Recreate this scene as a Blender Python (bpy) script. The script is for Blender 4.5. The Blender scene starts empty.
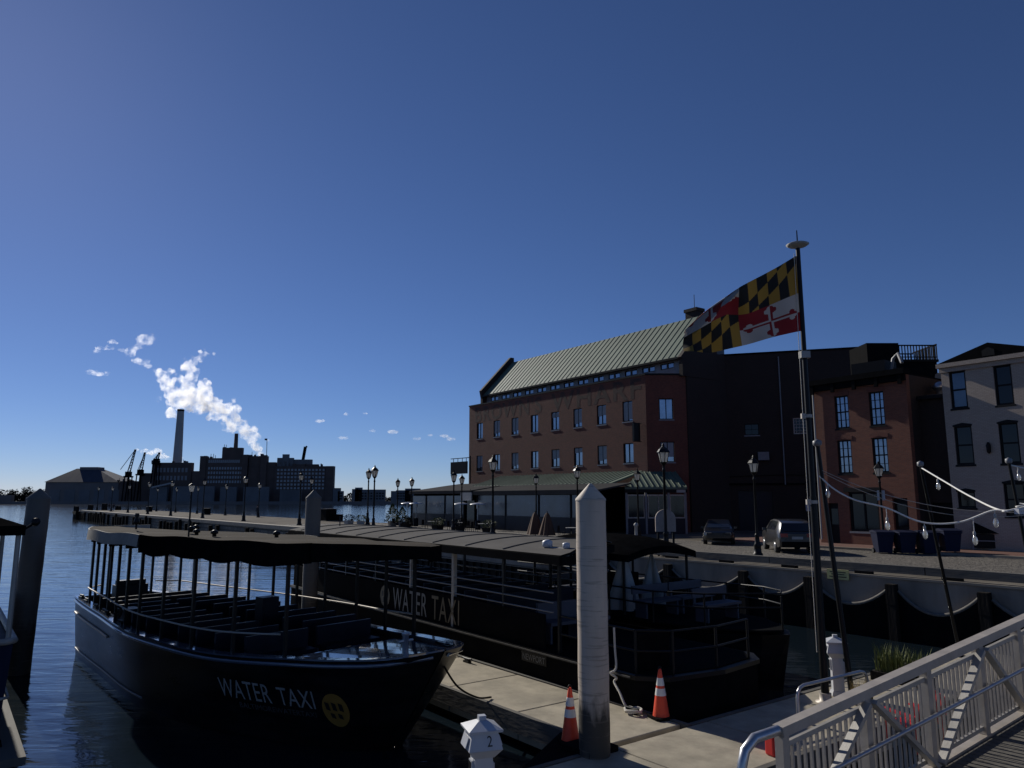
import bpy, bmesh, math, random
from mathutils import Vector, Matrix
random.seed(7)
S = bpy.context.scene
COL = S.collection
R = math.radians

# ------------------------------------------------------------------ camera
EYE = 4.8                                   # metres above the water
F = 740.0
PITCH = math.atan((499 - 384) / F)
cam_d = bpy.data.cameras.new('camera'); cam = bpy.data.objects.new('camera', cam_d); COL.objects.link(cam)
cam.location = (0, 0, EYE); cam.rotation_euler = (math.pi/2 + PITCH, 0, 0)
cam_d.sensor_width = 36; cam_d.lens = F / 1024 * 36
cam_d.clip_start = 0.1; cam_d.clip_end = 20000
S.camera = cam

# ------------------------------------------------------------------ sky, sun, exposure
SUN_AZ, SUN_EL = R(-38.8), R(28.5)          # azimuth clockwise from +Y
w = bpy.data.worlds.new('World'); S.world = w; w.use_nodes = True
wn = w.node_tree
sky = wn.nodes.new('ShaderNodeTexSky'); sky.sky_type = 'NISHITA'; sky.sun_disc = False
sky.sun_elevation = SUN_EL; sky.sun_rotation = SUN_AZ
sky.altitude = 2600; sky.air_density = 1.0; sky.dust_density = 0.6; sky.ozone_density = 8.0
tint = wn.nodes.new('ShaderNodeMix'); tint.data_type = 'RGBA'; tint.blend_type = 'MULTIPLY'; tint.inputs[0].default_value = 1
tint.inputs[7].default_value = (.93, .855, .935, 1)
wn.links.new(sky.outputs[0], tint.inputs[6]); wn.links.new(tint.outputs[2], wn.nodes['Background'].inputs[0])
wn.nodes['Background'].inputs[1].default_value = 0.068
sd = bpy.data.lights.new('sun', 'SUN'); so = bpy.data.objects.new('sun', sd); COL.objects.link(so)
sd.energy = 4.0; sd.angle = R(0.5); sd.color = (1, 0.95, 0.86)
SUN = Vector((math.sin(SUN_AZ)*math.cos(SUN_EL), math.cos(SUN_AZ)*math.cos(SUN_EL), math.sin(SUN_EL)))
so.rotation_euler = SUN.to_track_quat('Z', 'Y').to_euler(); so.location = SUN * 300
S.view_settings.view_transform = 'Standard'; S.view_settings.look = 'None'
S.view_settings.exposure = 0.0; S.view_settings.gamma = 1.0
S.cycles.volume_bounces = 6; S.cycles.max_bounces = 8

# ------------------------------------------------------------------ materials
def nd(nt, t, **k):
    n = nt.nodes.new(t)
    for a, b in k.items(): setattr(n, a, b)
    return n
def mat(name, col, rough=.6, metal=0., var=.18, scale=2.5, bump=0., bscale=30., spec=.5, stain=0., coat=0., stretch=(1,1,1)):
    m = bpy.data.materials.new(name); m.use_nodes = True; nt = m.node_tree; L = nt.links.new
    b = nt.nodes['Principled BSDF']
    b.inputs['Roughness'].default_value = rough; b.inputs['Metallic'].default_value = metal
    b.inputs['Specular IOR Level'].default_value = spec; b.inputs['Coat Weight'].default_value = coat
    tc = nd(nt, 'ShaderNodeTexCoord'); mp = nd(nt, 'ShaderNodeMapping'); mp.inputs['Scale'].default_value = stretch
    L(tc.outputs['Object'], mp.inputs[0])
    nz = nd(nt, 'ShaderNodeTexNoise'); nz.inputs['Scale'].default_value = scale; nz.inputs['Detail'].default_value = 6
    nz.inputs['Roughness'].default_value = .65
    L(mp.outputs[0], nz.inputs[0])
    mx = nd(nt, 'ShaderNodeMix', data_type='RGBA')
    a = [c*(1-var) for c in col]; d = [min(1, c*(1+var)) for c in col]
    mx.inputs[6].default_value = (*a, 1); mx.inputs[7].default_value = (*d, 1)
    cr = nd(nt, 'ShaderNodeMapRange'); cr.inputs[1].default_value = .32; cr.inputs[2].default_value = .68
    L(nz.outputs[0], cr.inputs[0]); L(cr.outputs[0], mx.inputs[0])
    out = mx.outputs[2]
    if stain:
        n2 = nd(nt, 'ShaderNodeTexNoise'); n2.inputs['Scale'].default_value = scale*.37; n2.inputs['Detail'].default_value = 8
        L(mp.outputs[0], n2.inputs[0])
        r2 = nd(nt, 'ShaderNodeMapRange'); r2.inputs[1].default_value = .5; r2.inputs[2].default_value = .7
        r2.inputs[4].default_value = stain; L(n2.outputs[0], r2.inputs[0])
        m2 = nd(nt, 'ShaderNodeMix', data_type='RGBA'); m2.inputs[7].default_value = (*[c*.35 for c in col], 1)
        L(out, m2.inputs[6]); L(r2.outputs[0], m2.inputs[0]); out = m2.outputs[2]
    L(out, b.inputs['Base Color'])
    rr = nd(nt, 'ShaderNodeMapRange'); rr.inputs[3].default_value = max(.02, rough-.1); rr.inputs[4].default_value = min(1, rough+.1)
    L(nz.outputs[0], rr.inputs[0]); L(rr.outputs[0], b.inputs['Roughness'])
    if bump:
        nb = nd(nt, 'ShaderNodeTexNoise'); nb.inputs['Scale'].default_value = bscale; nb.inputs['Detail'].default_value = 4
        L(mp.outputs[0], nb.inputs[0])
        bp = nd(nt, 'ShaderNodeBump'); bp.inputs['Strength'].default_value = bump; bp.inputs['Distance'].default_value = .02
        L(nb.outputs[0], bp.inputs['Height']); L(bp.outputs[0], b.inputs['Normal'])
    return m
def brick(name, c1, c2, mortar, bw=.21, bh=.07, ms=.012, rough=.85, bump=.5, stain=.35, mode='wall', fade=.2):
    m = bpy.data.materials.new(name); m.use_nodes = True; nt = m.node_tree; L = nt.links.new
    b = nt.nodes['Principled BSDF']; b.inputs['Roughness'].default_value = rough
    tc = nd(nt, 'ShaderNodeTexCoord'); sp = nd(nt, 'ShaderNodeSeparateXYZ'); L(tc.outputs['Object'], sp.inputs[0])
    cb = nd(nt, 'ShaderNodeCombineXYZ')
    if mode == 'wall':
        ad = nd(nt, 'ShaderNodeMath'); L(sp.outputs[0], ad.inputs[0]); L(sp.outputs[1], ad.inputs[1])
        L(ad.outputs[0], cb.inputs[0]); L(sp.outputs[2], cb.inputs[1])
    else:
        L(sp.outputs[0], cb.inputs[0]); L(sp.outputs[1], cb.inputs[1])
    bt = nd(nt, 'ShaderNodeTexBrick'); bt.inputs['Scale'].default_value = 1
    bt.inputs['Brick Width'].default_value = bw; bt.inputs['Row Height'].default_value = bh; bt.inputs['Mortar Size'].default_value = ms
    bt.inputs['Color1'].default_value = (*c1, 1); bt.inputs['Color2'].default_value = (*c2, 1); bt.inputs['Mortar'].default_value = (*mortar, 1)
    L(cb.outputs[0], bt.inputs[0])
    nz = nd(nt, 'ShaderNodeTexNoise'); nz.inputs['Scale'].default_value = .55; nz.inputs['Detail'].default_value = 9; nz.inputs['Roughness'].default_value = .7
    L(tc.outputs['Object'], nz.inputs[0])
    mr = nd(nt, 'ShaderNodeMapRange'); mr.inputs[1].default_value = .35; mr.inputs[2].default_value = .75; mr.inputs[4].default_value = stain
    L(nz.outputs[0], mr.inputs[0])
    mx = nd(nt, 'ShaderNodeMix', data_type='RGBA'); mx.inputs[7].default_value = (*[c*fade for c in c1], 1)
    L(bt.outputs[0], mx.inputs[6]); L(mr.outputs[0], mx.inputs[0]); L(mx.outputs[2], b.inputs['Base Color'])
    bp = nd(nt, 'ShaderNodeBump'); bp.inputs['Strength'].default_value = bump; bp.inputs['Distance'].default_value = .01; bp.invert = True
    L(bt.outputs['Fac'], bp.inputs['Height']); L(bp.outputs[0], b.inputs['Normal'])
    return m
M = {}
M['brick'] = brick('red_brick', (.235, .06, .033), (.14, .036, .023), (.12, .062, .045))
M['brick_house'] = brick('orange_red_brick', (.26, .075, .037), (.18, .05, .028), (.15, .085, .06))
M['brick_dark_shade'] = brick('dark_and_shaded_brick', (.042, .02, .015), (.026, .014, .011), (.035, .026, .02))  # dark brick; on walls turned from the sun the shade is in this colour
M['brick_white'] = brick('white_painted_brick', (.44, .365, .3), (.38, .31, .255), (.3, .25, .21), stain=.25, fade=.5)
M['brick_walk'] = brick('brick_paving', (.2, .075, .045), (.14, .05, .035), (.12, .09, .075), bw=.2, bh=.1, mode='floor')
M['stone'] = brick('rubble_stone', (.26, .22, .17), (.14, .12, .095), (.05, .045, .04), bw=1.1, bh=.42, ms=.06, bump=1, stain=.6)
M['concrete'] = mat('concrete', (.24, .21, .17), .85, var=.16, scale=.9, bump=.15, bscale=60, stain=.3)
M['dockc'] = mat('dock_concrete', (.36, .315, .235), .8, var=.24, scale=1.9, bump=.25, bscale=50, stain=.4)
M['seawall'] = mat('seawall_concrete', (.28, .23, .18), .85, var=.3, scale=.8, bump=.3, bscale=18, stain=.7, stretch=(1, 1, .25))
M['algae'] = mat('wet_dark_sheeting', (.008, .008, .007), .8, spec=.1, var=.4, scale=2, bump=.4, bscale=8, stretch=(1, 1, .3))
M['timber'] = mat('dark_timber', (.022, .019, .016), .9, spec=.1, var=.35, scale=2, bump=.5, bscale=14, stretch=(1, 1, .15))
M['timber_g'] = mat('grey_timber', (.1, .092, .08), .85, var=.3, scale=2, bump=.4, bscale=14, stretch=(.2, 1, 1))
M['pile'] = mat('pile_sleeve', (.56, .47, .38), .65, var=.12, scale=2.2, bump=.12, bscale=16, stain=.45, stretch=(1, 1, .22))
M['pilebase'] = mat('pile_fouling', (.045, .042, .037), .85, var=.4, scale=5, bump=.5, bscale=20)
M['white'] = mat('white_plastic', (.5, .51, .54), .4, var=.06, scale=3, stain=.12)
M['offwhite'] = mat('weathered_white', (.36, .35, .33), .6, var=.12, scale=3, stain=.2)
M['black'] = mat('black_paint', (.006, .006, .0065), .45, var=.3, spec=.25)
M['far_pale'] = mat('pale_far_concrete', (.36, .35, .34), .9, var=.1, scale=.1)
M['blackm'] = mat('black_matt', (.008, .008, .0085), .8, var=.3, spec=0.02)
M['hull'] = mat('black_hull', (.008, .0082, .0095), .3, spec=.2, var=.75, scale=2.2, bump=.1, bscale=5, stain=.3, stretch=(.35, .35, 1.6))
M['navy'] = mat('navy_paint', (.008, .01, .02), .4, spec=.25, var=.3, scale=2, bump=.05, bscale=8)
M['deck_sky_tint'] = mat('gloss_deck_sky_tint', (.07, .085, .12), .1, var=.2, scale=2, bump=.008, bscale=6, spec=1., coat=.6)  # gloss paint; its blue base colour stands in for reflected sky
M['canvas_sunlit'] = mat('sunlit_canvas_edge', (.33, .3, .25), .8, var=.15, scale=2, bump=.3, bscale=8, stain=.2)  # roof canvas in a lighter tone, sunlight on the fascia put into the colour
M['canvas'] = mat('canvas_roof', (.075, .064, .05), .9, spec=.03, var=.15, scale=1.3, bump=.25, bscale=5, stain=.25)
M['canvas_d'] = mat('black_canvas', (.006, .006, .0065), .9, spec=0., var=.3, scale=3, bump=.3, bscale=6)
M['greyroof'] = mat('grey_membrane', (.12, .113, .104),   .85, spec=.05, var=.16, scale=1.4, bump=.2, bscale=4, stain=.3, stretch=(.4, 1, 1))
M['grey_awn'] = mat('grey_awning', (.05, .049, .05), .9, spec=.03, var=.15, scale=1)
M['alu'] = mat('aluminium', (.42, .4, .37), .5, .35, var=.1, scale=5, bump=.06, bscale=60, stain=.15)
M['alu_m'] = mat('dull_aluminium', (.42, .375, .325), .55, .25, var=.12, scale=4, bump=.08, bscale=50, stain=.2)
M['galv'] = mat('galvanised_tube', (.5, .5, .51), .35, .8, var=.12, scale=8)
M['orange'] = mat('orange_plastic', (.75, .07, .025), .5, var=.12, scale=6)
M['reflect'] = mat('white_band', (.75, .75, .73), .4, var=.06, scale=8)
M['red'] = mat('red_plastic', (.6, .02, .02), .45, var=.12, scale=5)
M['rope'] = mat('white_rope', (.62, .58, .5), .85, var=.2, scale=40, bump=.5, bscale=90)
M['cord'] = mat('white_cord', (.75, .73, .68), .5, var=.1, scale=20)
M['steel'] = mat('brushed_steel', (.4, .4, .41), .35, .9, var=.1, scale=8)
M['copper'] = mat('green_copper_roof', (.115, .155, .112), .65, var=.14, scale=.7, bump=.05, bscale=10, stain=.25, stretch=(2, .4, 1))
M['frame_d'] = mat('dark_frame', (.012, .012, .013), .6, spec=.15, var=.2)
M['frame_g'] = mat('grey_frame', (.2, .2, .21), .5, var=.15)
M['bin'] = mat('navy_bin', (.01, .014, .038), .6, spec=.15, var=.15, scale=4)
M['leafy'] = mat('shrub_leaf', (.085, .1, .028), .7, var=.45, scale=9)
M['straw'] = mat('straw_blade', (.32, .25, .1), .8, var=.35, scale=12)
M['grassg'] = mat('grass_blade', (.13, .15, .035), .7, var=.4, scale=12)
M['tree'] = mat('winter_tree', (.025, .025, .02), 1., spec=0, var=.4, scale=.3)
M['brown_c'] = mat('brown_canvas', (.09, .045, .025), .85, var=.2, scale=5)
M['yellow'] = mat('yellow_paint', (.62, .4, .06), .5, var=.1, scale=4)
M['sign_y'] = mat('pale_yellow_sign', (.55, .5, .2), .6, var=.15, scale=5)
M['letter_w'] = mat('white_lettering', (.17, .17, .165), .5, var=.08)
M['letter_d'] = mat('dull_lettering', (.3, .3, .29), .6, var=.1)
M['wall_letter'] = brick('painted_letter_brick', (.05, .022, .017), (.035, .017, .015), (.045, .028, .022), stain=.8, fade=2.4)
M['ink'] = mat('black_ink', (.01, .01, .01), .6, var=.1)
M['skin'] = mat('skin', (.3, .17, .12), .6, var=.1)
M['cloth'] = mat('dark_clothing', (.02, .022, .03), .9, var=.3, scale=8)
M['factory'] = mat('far_brick', (.1, .07, .06), .9, var=.2, scale=.1, stain=.3)
M['factory2'] = mat('far_concrete', (.15, .15, .155), .9, var=.18, scale=.08, stain=.3)
M['shed'] = mat('far_shed_wall', (.17, .15, .14), .9, var=.15, scale=.08)
M['shedroof'] = mat('far_metal_roof', (.06, .065, .085), .7, 0., spec=.1, var=.15, scale=.06, stretch=(3, .3, 1))
M['farpane'] = mat('far_window_pane', (.2, .22, .25), .3, .2, var=.25, scale=.1)
M['shore'] = mat('far_ground', (.05, .05, .045), .95, var=.3, scale=.05)
M['tyre'] = mat('tyre_rubber', (.015, .015, .015), .85, var=.2)
M['carp'] = mat('grey_car_paint', (.035, .035, .037), .3, .2, var=.06, coat=.6)
M['carp2'] = mat('dark_car_paint', (.008, .008, .01), .3, .1, var=.06, coat=1)
M['tail'] = mat('tail_lamp', (.25, .01, .01), .2, var=.05)
M['seat'] = mat('blue_grey_seat', (.065, .066, .085), .5, var=.15)
M['rubber'] = mat('rubber_apron', (.007, .007, .007), .8, spec=.05, var=.35, scale=2, bump=.2, bscale=10)
M['hose'] = mat('pale_hose', (.17, .16, .145), .8, spec=.1, var=.2, scale=6, stain=.2)
def glass(name, col, rough=.06, metal=.0, spec=.8):
    m = mat(name, col, rough, metal, var=.25, scale=.7, bump=.03, bscale=2.2, spec=spec); return m
M['pane'] = glass('window_pane', (.3, .34, .4), .1, .75)
M['pane_d'] = glass('dark_window_pane', (.008, .009, .012), .06, 0, .4)
M['pane_m'] = glass('dim_window_pane', (.1, .12, .15), .09, .6)
M['blindm'] = mat('pale_blind', (.3, .31, .33), .8, var=.1, scale=3)
M['vinyl'] = glass('clear_vinyl', (.1, .105, .12), .25, .3)
M['carglass'] = glass('car_glass', (.02, .022, .026), .05, .2)
def lantern():
    m = bpy.data.materials.new('frosted_lantern_glass'); m.use_nodes = True; nt = m.node_tree; L = nt.links.new
    b = nt.nodes['Principled BSDF']; b.inputs['Roughness'].default_value = .3
    b.inputs['Base Color'].default_value = (.7, .7, .68, 1)
    tl = nd(nt, 'ShaderNodeBsdfTranslucent'); tl.inputs[0].default_value = (.75, .74, .7, 1)
    mx = nd(nt, 'ShaderNodeMixShader'); mx.inputs[0].default_value = .55
    L(b.outputs[0], mx.inputs[1]); L(tl.outputs[0], mx.inputs[2]); L(mx.outputs[0], nt.nodes['Material Output'].inputs[0])
    return m
M['lantern'] = lantern()
def cloth_tl(name, col):
    m = bpy.data.materials.new(name); m.use_nodes = True; nt = m.node_tree; L = nt.links.new
    b = nt.nodes['Principled BSDF']; b.inputs['Roughness'].default_value = .85; b.inputs['Base Color'].default_value = (*col, 1)
    tl = nd(nt, 'ShaderNodeBsdfTranslucent'); tl.inputs[0].default_value = (*col, 1)
    mx = nd(nt, 'ShaderNodeMixShader'); mx.inputs[0].default_value = .1
    tc = nd(nt, 'ShaderNodeTexCoord'); wv = nd(nt, 'ShaderNodeTexNoise'); wv.inputs['Scale'].default_value = 14; L(tc.outputs['Object'], wv.inputs[0])
    bp = nd(nt, 'ShaderNodeBump'); bp.inputs['Strength'].default_value = .25; L(wv.outputs[0], bp.inputs['Height']); L(bp.outputs[0], b.inputs['Normal'])
    L(b.outputs[0], mx.inputs[1]); L(tl.outputs[0], mx.inputs[2]); L(mx.outputs[0], nt.nodes['Material Output'].inputs[0])
    return m
M['fl_k'] = cloth_tl('flag_black', (.008, .008, .008)); M['fl_g'] = cloth_tl('flag_gold', (.2, .125, .022))
M['fl_r'] = cloth_tl('flag_red', (.13, .008, .012)); M['fl_w'] = cloth_tl('flag_white', (.27, .27, .28))
def bulbglass():
    m = bpy.data.materials.new('clear_bulb_glass'); m.use_nodes = True; nt = m.node_tree; L = nt.links.new
    g = nd(nt, 'ShaderNodeBsdfGlossy'); g.inputs['Roughness'].default_value = .12; g.inputs[0].default_value = (.8, .8, .8, 1)
    t = nd(nt, 'ShaderNodeBsdfTransparent'); t.inputs[0].default_value = (.85, .87, .88, 1)
    tl = nd(nt, 'ShaderNodeBsdfTranslucent'); tl.inputs[0].default_value = (.8, .8, .78, 1)
    lw = nd(nt, 'ShaderNodeLayerWeight'); lw.inputs[0].default_value = .55
    m1 = nd(nt, 'ShaderNodeMixShader'); m1.inputs[0].default_value = .3; L(t.outputs[0], m1.inputs[1]); L(tl.outputs[0], m1.inputs[2])
    mx = nd(nt, 'ShaderNodeMixShader'); L(lw.outputs[1], mx.inputs[0]); L(m1.outputs[0], mx.inputs[1]); L(g.outputs[0], mx.inputs[2])
    L(mx.outputs[0], nt.nodes['Material Output'].inputs[0]); return m
M['bulb'] = bulbglass()
def water():
    m = bpy.data.materials.new('harbour_water'); m.use_nodes = True; nt = m.node_tree; L = nt.links.new
    b = nt.nodes['Principled BSDF']; b.inputs['Base Color'].default_value = (.008, .014, .02, 1)
    b.inputs['Roughness'].default_value = .07; b.inputs['IOR'].default_value = 1.5
    tc = nd(nt, 'ShaderNodeTexCoord')
    def wave(sc, rot, st, strength, dist, prev=None, det=3):
        mp = nd(nt, 'ShaderNodeMapping'); mp.inputs['Rotation'].default_value = (0, 0, R(rot)); mp.inputs['Scale'].default_value = st
        L(tc.outputs['Object'], mp.inputs[0])
        n = nd(nt, 'ShaderNodeTexNoise'); n.inputs['Scale'].default_value = sc; n.inputs['Detail'].default_value = det; n.inputs['Distortion'].default_value = .6
        L(mp.outputs[0], n.inputs[0])
        bp = nd(nt, 'ShaderNodeBump'); bp.inputs['Strength'].default_value = strength; bp.inputs['Distance'].default_value = dist
        L(n.outputs[0], bp.inputs['Height'])
        if prev: L(prev.outputs[0], bp.inputs['Normal'])
        return bp
    a = wave(.22, 20, (.4, 1.4, 1), .28, .22, det=2)
    c = wave(.9, 4, (.45, 1.7, 1), .38, .08, a)
    d = wave(4.5, 20, (.7, 1.3, 1), .28, .016, c)
    L(d.outputs[0], b.inputs['Normal']); return m
M['water'] = water()
def cobble():
    m = bpy.data.materials.new('cobblestone'); m.use_nodes = True; nt = m.node_tree; L = nt.links.new
    b = nt.nodes['Principled BSDF']; b.inputs['Roughness'].default_value = .85
    tc = nd(nt, 'ShaderNodeTexCoord'); v = nd(nt, 'ShaderNodeTexVoronoi', feature='DISTANCE_TO_EDGE'); v.inputs['Scale'].default_value = 5.5
    v2 = nd(nt, 'ShaderNodeTexVoronoi'); v2.inputs['Scale'].default_value = 5.5
    L(tc.outputs['Object'], v.inputs[0]); L(tc.outputs['Object'], v2.inputs[0])
    cr = nd(nt, 'ShaderNodeMapRange'); cr.inputs[1].default_value = .0; cr.inputs[2].default_value = .12; L(v.outputs[0], cr.inputs[0])
    sp = nd(nt, 'ShaderNodeSeparateColor'); L(v2.outputs['Color'], sp.inputs[0])
    c1 = nd(nt, 'ShaderNodeMix', data_type='RGBA'); c1.inputs[6].default_value = (.1, .088, .072, 1); c1.inputs[7].default_value = (.19, .168, .14, 1); L(sp.outputs[0], c1.inputs[0])
    c2 = nd(nt, 'ShaderNodeMix', data_type='RGBA'); c2.inputs[6].default_value = (.045, .04, .034, 1); L(c1.outputs[2], c2.inputs[7]); L(cr.outputs[0], c2.inputs[0])
    L(c2.outputs[2], b.inputs['Base Color'])
    bp = nd(nt, 'ShaderNodeBump'); bp.inputs['Strength'].default_value = .9; bp.inputs['Distance'].default_value = .05
    L(cr.outputs[0], bp.inputs['Height']); L(bp.outputs[0], b.inputs['Normal']); return m
M['cobble'] = cobble()

# ------------------------------------------------------------------ mesh builder
class MB:
    def __init__(s): s.v = []; s.f = []; s.mi = []; s.sm = []; s.cur = 0; s.m = None
    def add(s, vs, fs, smooth=False):
        o = len(s.v)
        for p in vs:
            p = Vector(p); s.v.append(s.m @ p if s.m else p)
        for f in fs: s.f.append([i+o for i in f]); s.mi.append(s.cur); s.sm.append(smooth)
    def box(s, x0, x1, y0, y1, z0, z1):
        vs = [(x, y, z) for z in (z0, z1) for x, y in ((x0, y0), (x1, y0), (x1, y1), (x0, y1))]
        s.add(vs, [(3, 2, 1, 0), (4, 5, 6, 7), (0, 1, 5, 4), (1, 2, 6, 5), (2, 3, 7, 6), (3, 0, 4, 7)])
    def beam(s, a, b, wd, ht, up=(0, 0, 1)):
        a = Vector(a); b = Vector(b); d = (b-a).normalized(); up = Vector(up)
        if abs(d.dot(up)) > .98: up = Vector((1, 0, 0))
        sd = d.cross(up).normalized(); u2 = sd.cross(d)
        vs = [p + sd*i*wd/2 + u2*j*ht/2 for p in (a, b) for i, j in ((-1, -1), (1, -1), (1, 1), (-1, 1))]
        s.add(vs, [(0, 1, 2, 3), (7, 6, 5, 4), (0, 4, 5, 1), (1, 5, 6, 2), (2, 6, 7, 3), (3, 7, 4, 0)])
    def tube(s, pts, r, n=8, smooth=True):
        pts = [Vector(p) for p in pts]; k = len(pts); rr = r if isinstance(r, (list, tuple)) else [r]*k
        vs = []; prev = None
        for i, p in enumerate(pts):
            d = (pts[min(i+1, k-1)] - pts[max(i-1, 0)]).normalized()
            if prev is None:
                up = Vector((0, 0, 1)) if abs(d.z) < .95 else Vector((1, 0, 0)); prev = d.cross(up).normalized()
            sd = (prev - d*prev.dot(d)).normalized(); prev = sd; u = d.cross(sd)
            vs += [p + (sd*math.cos(a*2*math.pi/n) + u*math.sin(a*2*math.pi/n))*rr[i] for a in range(n)]
        fs = [(i*n+a, i*n+(a+1) % n, (i+1)*n+(a+1) % n, (i+1)*n+a) for i in range(k-1) for a in range(n)]
        s.add(vs, fs, smooth); s.add(vs[:n], [tuple(range(n))[::-1]]); s.add(vs[-n:], [tuple(range(n))])
    def lathe(s, prof, c=(0, 0, 0), n=16, smooth=True, ph=0.):
        vs = [(c[0]+r*math.cos(ph+a*2*math.pi/n), c[1]+r*math.sin(ph+a*2*math.pi/n), c[2]+z) for r, z in prof for a in range(n)]
        k = len(prof)
        s.add(vs, [(i*n+a, i*n+(a+1) % n, (i+1)*n+(a+1) % n, (i+1)*n+a) for i in range(k-1) for a in range(n)], smooth)
        s.add(vs[:n], [tuple(range(n))[::-1]]); s.add(vs[-n:], [tuple(range(n))])
    def prism(s, poly, z0, z1):
        n = len(poly); vs = [(x, y, z0) for x, y in poly] + [(x, y, z1) for x, y in poly]
        s.add(vs, [tuple(range(n))[::-1], tuple(range(n, 2*n))] + [(i, (i+1) % n, n+(i+1) % n, n+i) for i in range(n)])
    def prismx(s, poly, x0, x1):            # polygon in (y, z), extruded along x
        n = len(poly); vs = [(x0, y, z) for y, z in poly] + [(x1, y, z) for y, z in poly]
        s.add(vs, [tuple(range(n))[::-1], tuple(range(n, 2*n))] + [(i, (i+1) % n, n+(i+1) % n, n+i) for i in range(n)])
    def prismy(s, poly, y0, y1):            # polygon in (x, z), extruded along y
        n = len(poly); vs = [(x, y0, z) for x, z in poly] + [(x, y1, z) for x, z in poly]
        s.add(vs, [tuple(range(n)), tuple(range(n, 2*n))[::-1]] + [(n+i, n+(i+1) % n, (i+1) % n, i) for i in range(n)])
    def grid(s, fn, nu, nv, smooth=True):
        vs = [fn(i/nu, j/nv) for j in range(nv+1) for i in range(nu+1)]
        s.add(vs, [(j*(nu+1)+i, j*(nu+1)+i+1, (j+1)*(nu+1)+i+1, (j+1)*(nu+1)+i) for j in range(nv) for i in range(nu)], smooth)
    def build(s, name, m, parent=None, loc=None, rz=0., fix=True):
        me = bpy.data.meshes.new(name); me.from_pydata([tuple(p) for p in s.v], [], s.f)
        ms = m if isinstance(m, (list, tuple)) else [m]
        for q in ms: me.materials.append(q)
        me.polygons.foreach_set('material_index', s.mi); me.polygons.foreach_set('use_smooth', s.sm)
        if fix:
            bm = bmesh.new(); bm.from_mesh(me); bmesh.ops.recalc_face_normals(bm, faces=bm.faces); bm.to_mesh(me); bm.free()
        o = bpy.data.objects.new(name, me); COL.objects.link(o)
        if parent: o.parent = parent
        if loc is not None: o.location = loc
        o.rotation_euler = (0, 0, rz)
        return o
def thing(name, label, cat, loc=(0, 0, 0), rz=0., group=None):
    o = bpy.data.objects.new(name, None); COL.objects.link(o); o.location = loc; o.rotation_euler = (0, 0, rz)
    o.empty_display_size = .2
    return tag(o, label, cat, group)
def tag(o, label, cat, group=None, kind=None):
    o['label'] = label; o['category'] = cat
    if group: o['group'] = group
    if kind: o['kind'] = kind
    return o
def struct(o, kind='structure'):
    o['kind'] = kind; return o
def put(me_obj, parent, loc=(0, 0, 0), rz=0., name=None):     # a copy of a part under a parent
    c = me_obj.copy(); COL.objects.link(c); c.parent = parent; c.location = loc; c.rotation_euler = (0, 0, rz); return c
def kids(o): return [c for c in COL.objects if c.parent == o]
KIDS = {}
def tree_of(o): return [(c, tree_of(c)) for c in kids(o)]
def dup(root, loc, rz=None, label=None, tree=None, scale=None):
    tree = tree if tree is not None else tree_of(root)
    r = root.copy(); COL.objects.link(r); r.location = loc
    if rz is not None: r.rotation_euler = (r.rotation_euler[0], r.rotation_euler[1], rz)
    if label: r['label'] = label
    if scale: r.scale = (scale, scale, scale)
    def rec(t, p):
        for c, sub in t:
            k = c.copy(); COL.objects.link(k); k.parent = p; rec(sub, k)
    rec(tree, r); return r
def text_mesh(body, size, depth=0., bold=0., spacing=1., lines=1.):
    cu = bpy.data.curves.new('lettering', 'FONT'); cu.body = body; cu.size = size; cu.extrude = depth; cu.offset = bold
    cu.align_x = 'LEFT'; cu.space_character = spacing; cu.space_line = lines; cu.resolution_u = 4
    o = bpy.data.objects.new('lettering', cu); COL.objects.link(o)
    bpy.context.view_layer.update()
    me = bpy.data.meshes.new_from_object(o.evaluated_get(bpy.context.evaluated_depsgraph_get()))
    bpy.data.objects.remove(o); bpy.data.curves.remove(cu)
    xs = [v.co.x for v in me.vertices]; ys = [v.co.y for v in me.vertices]
    return me, min(xs), max(xs), min(ys), max(ys)
def lettering(body, wd, ht, m, parent, fn, name='lettering', bold=0., spacing=1., subdiv=0):
    """text fitted in wd x ht, every vertex mapped by fn(u, v) with u in 0..wd, v in 0..ht"""
    me, x0, x1, y0, y1 = text_mesh(body, 1., 0, bold, spacing)
    if subdiv:
        bm = bmesh.new(); bm.from_mesh(me); bmesh.ops.triangulate(bm, faces=bm.faces)
        bmesh.ops.subdivide_edges(bm, edges=bm.edges, cuts=subdiv, use_grid_fill=True); bm.to_mesh(me); bm.free()
    for v in me.vertices: v.co = Vector(fn((v.co.x-x0)/(x1-x0)*wd, (v.co.y-y0)/(y1-y0)*ht))
    me.materials.clear(); me.materials.append(m); me.name = name
    o = bpy.data.objects.new(name, me); COL.objects.link(o)
    if parent: o.parent = parent
    return o

# the quay frame: q runs along the quay edge (towards the right and the viewer), w inland
UX, UY = .6069, .7948
RZQ = math.atan2(-UY, UX)
def Q(q, ww, z=0.): return Vector((UX*q + UY*ww, -UY*q + UX*ww, z))
EDGE = 26.75
ST = 2.1                                    # quay and street level above the water

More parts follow.
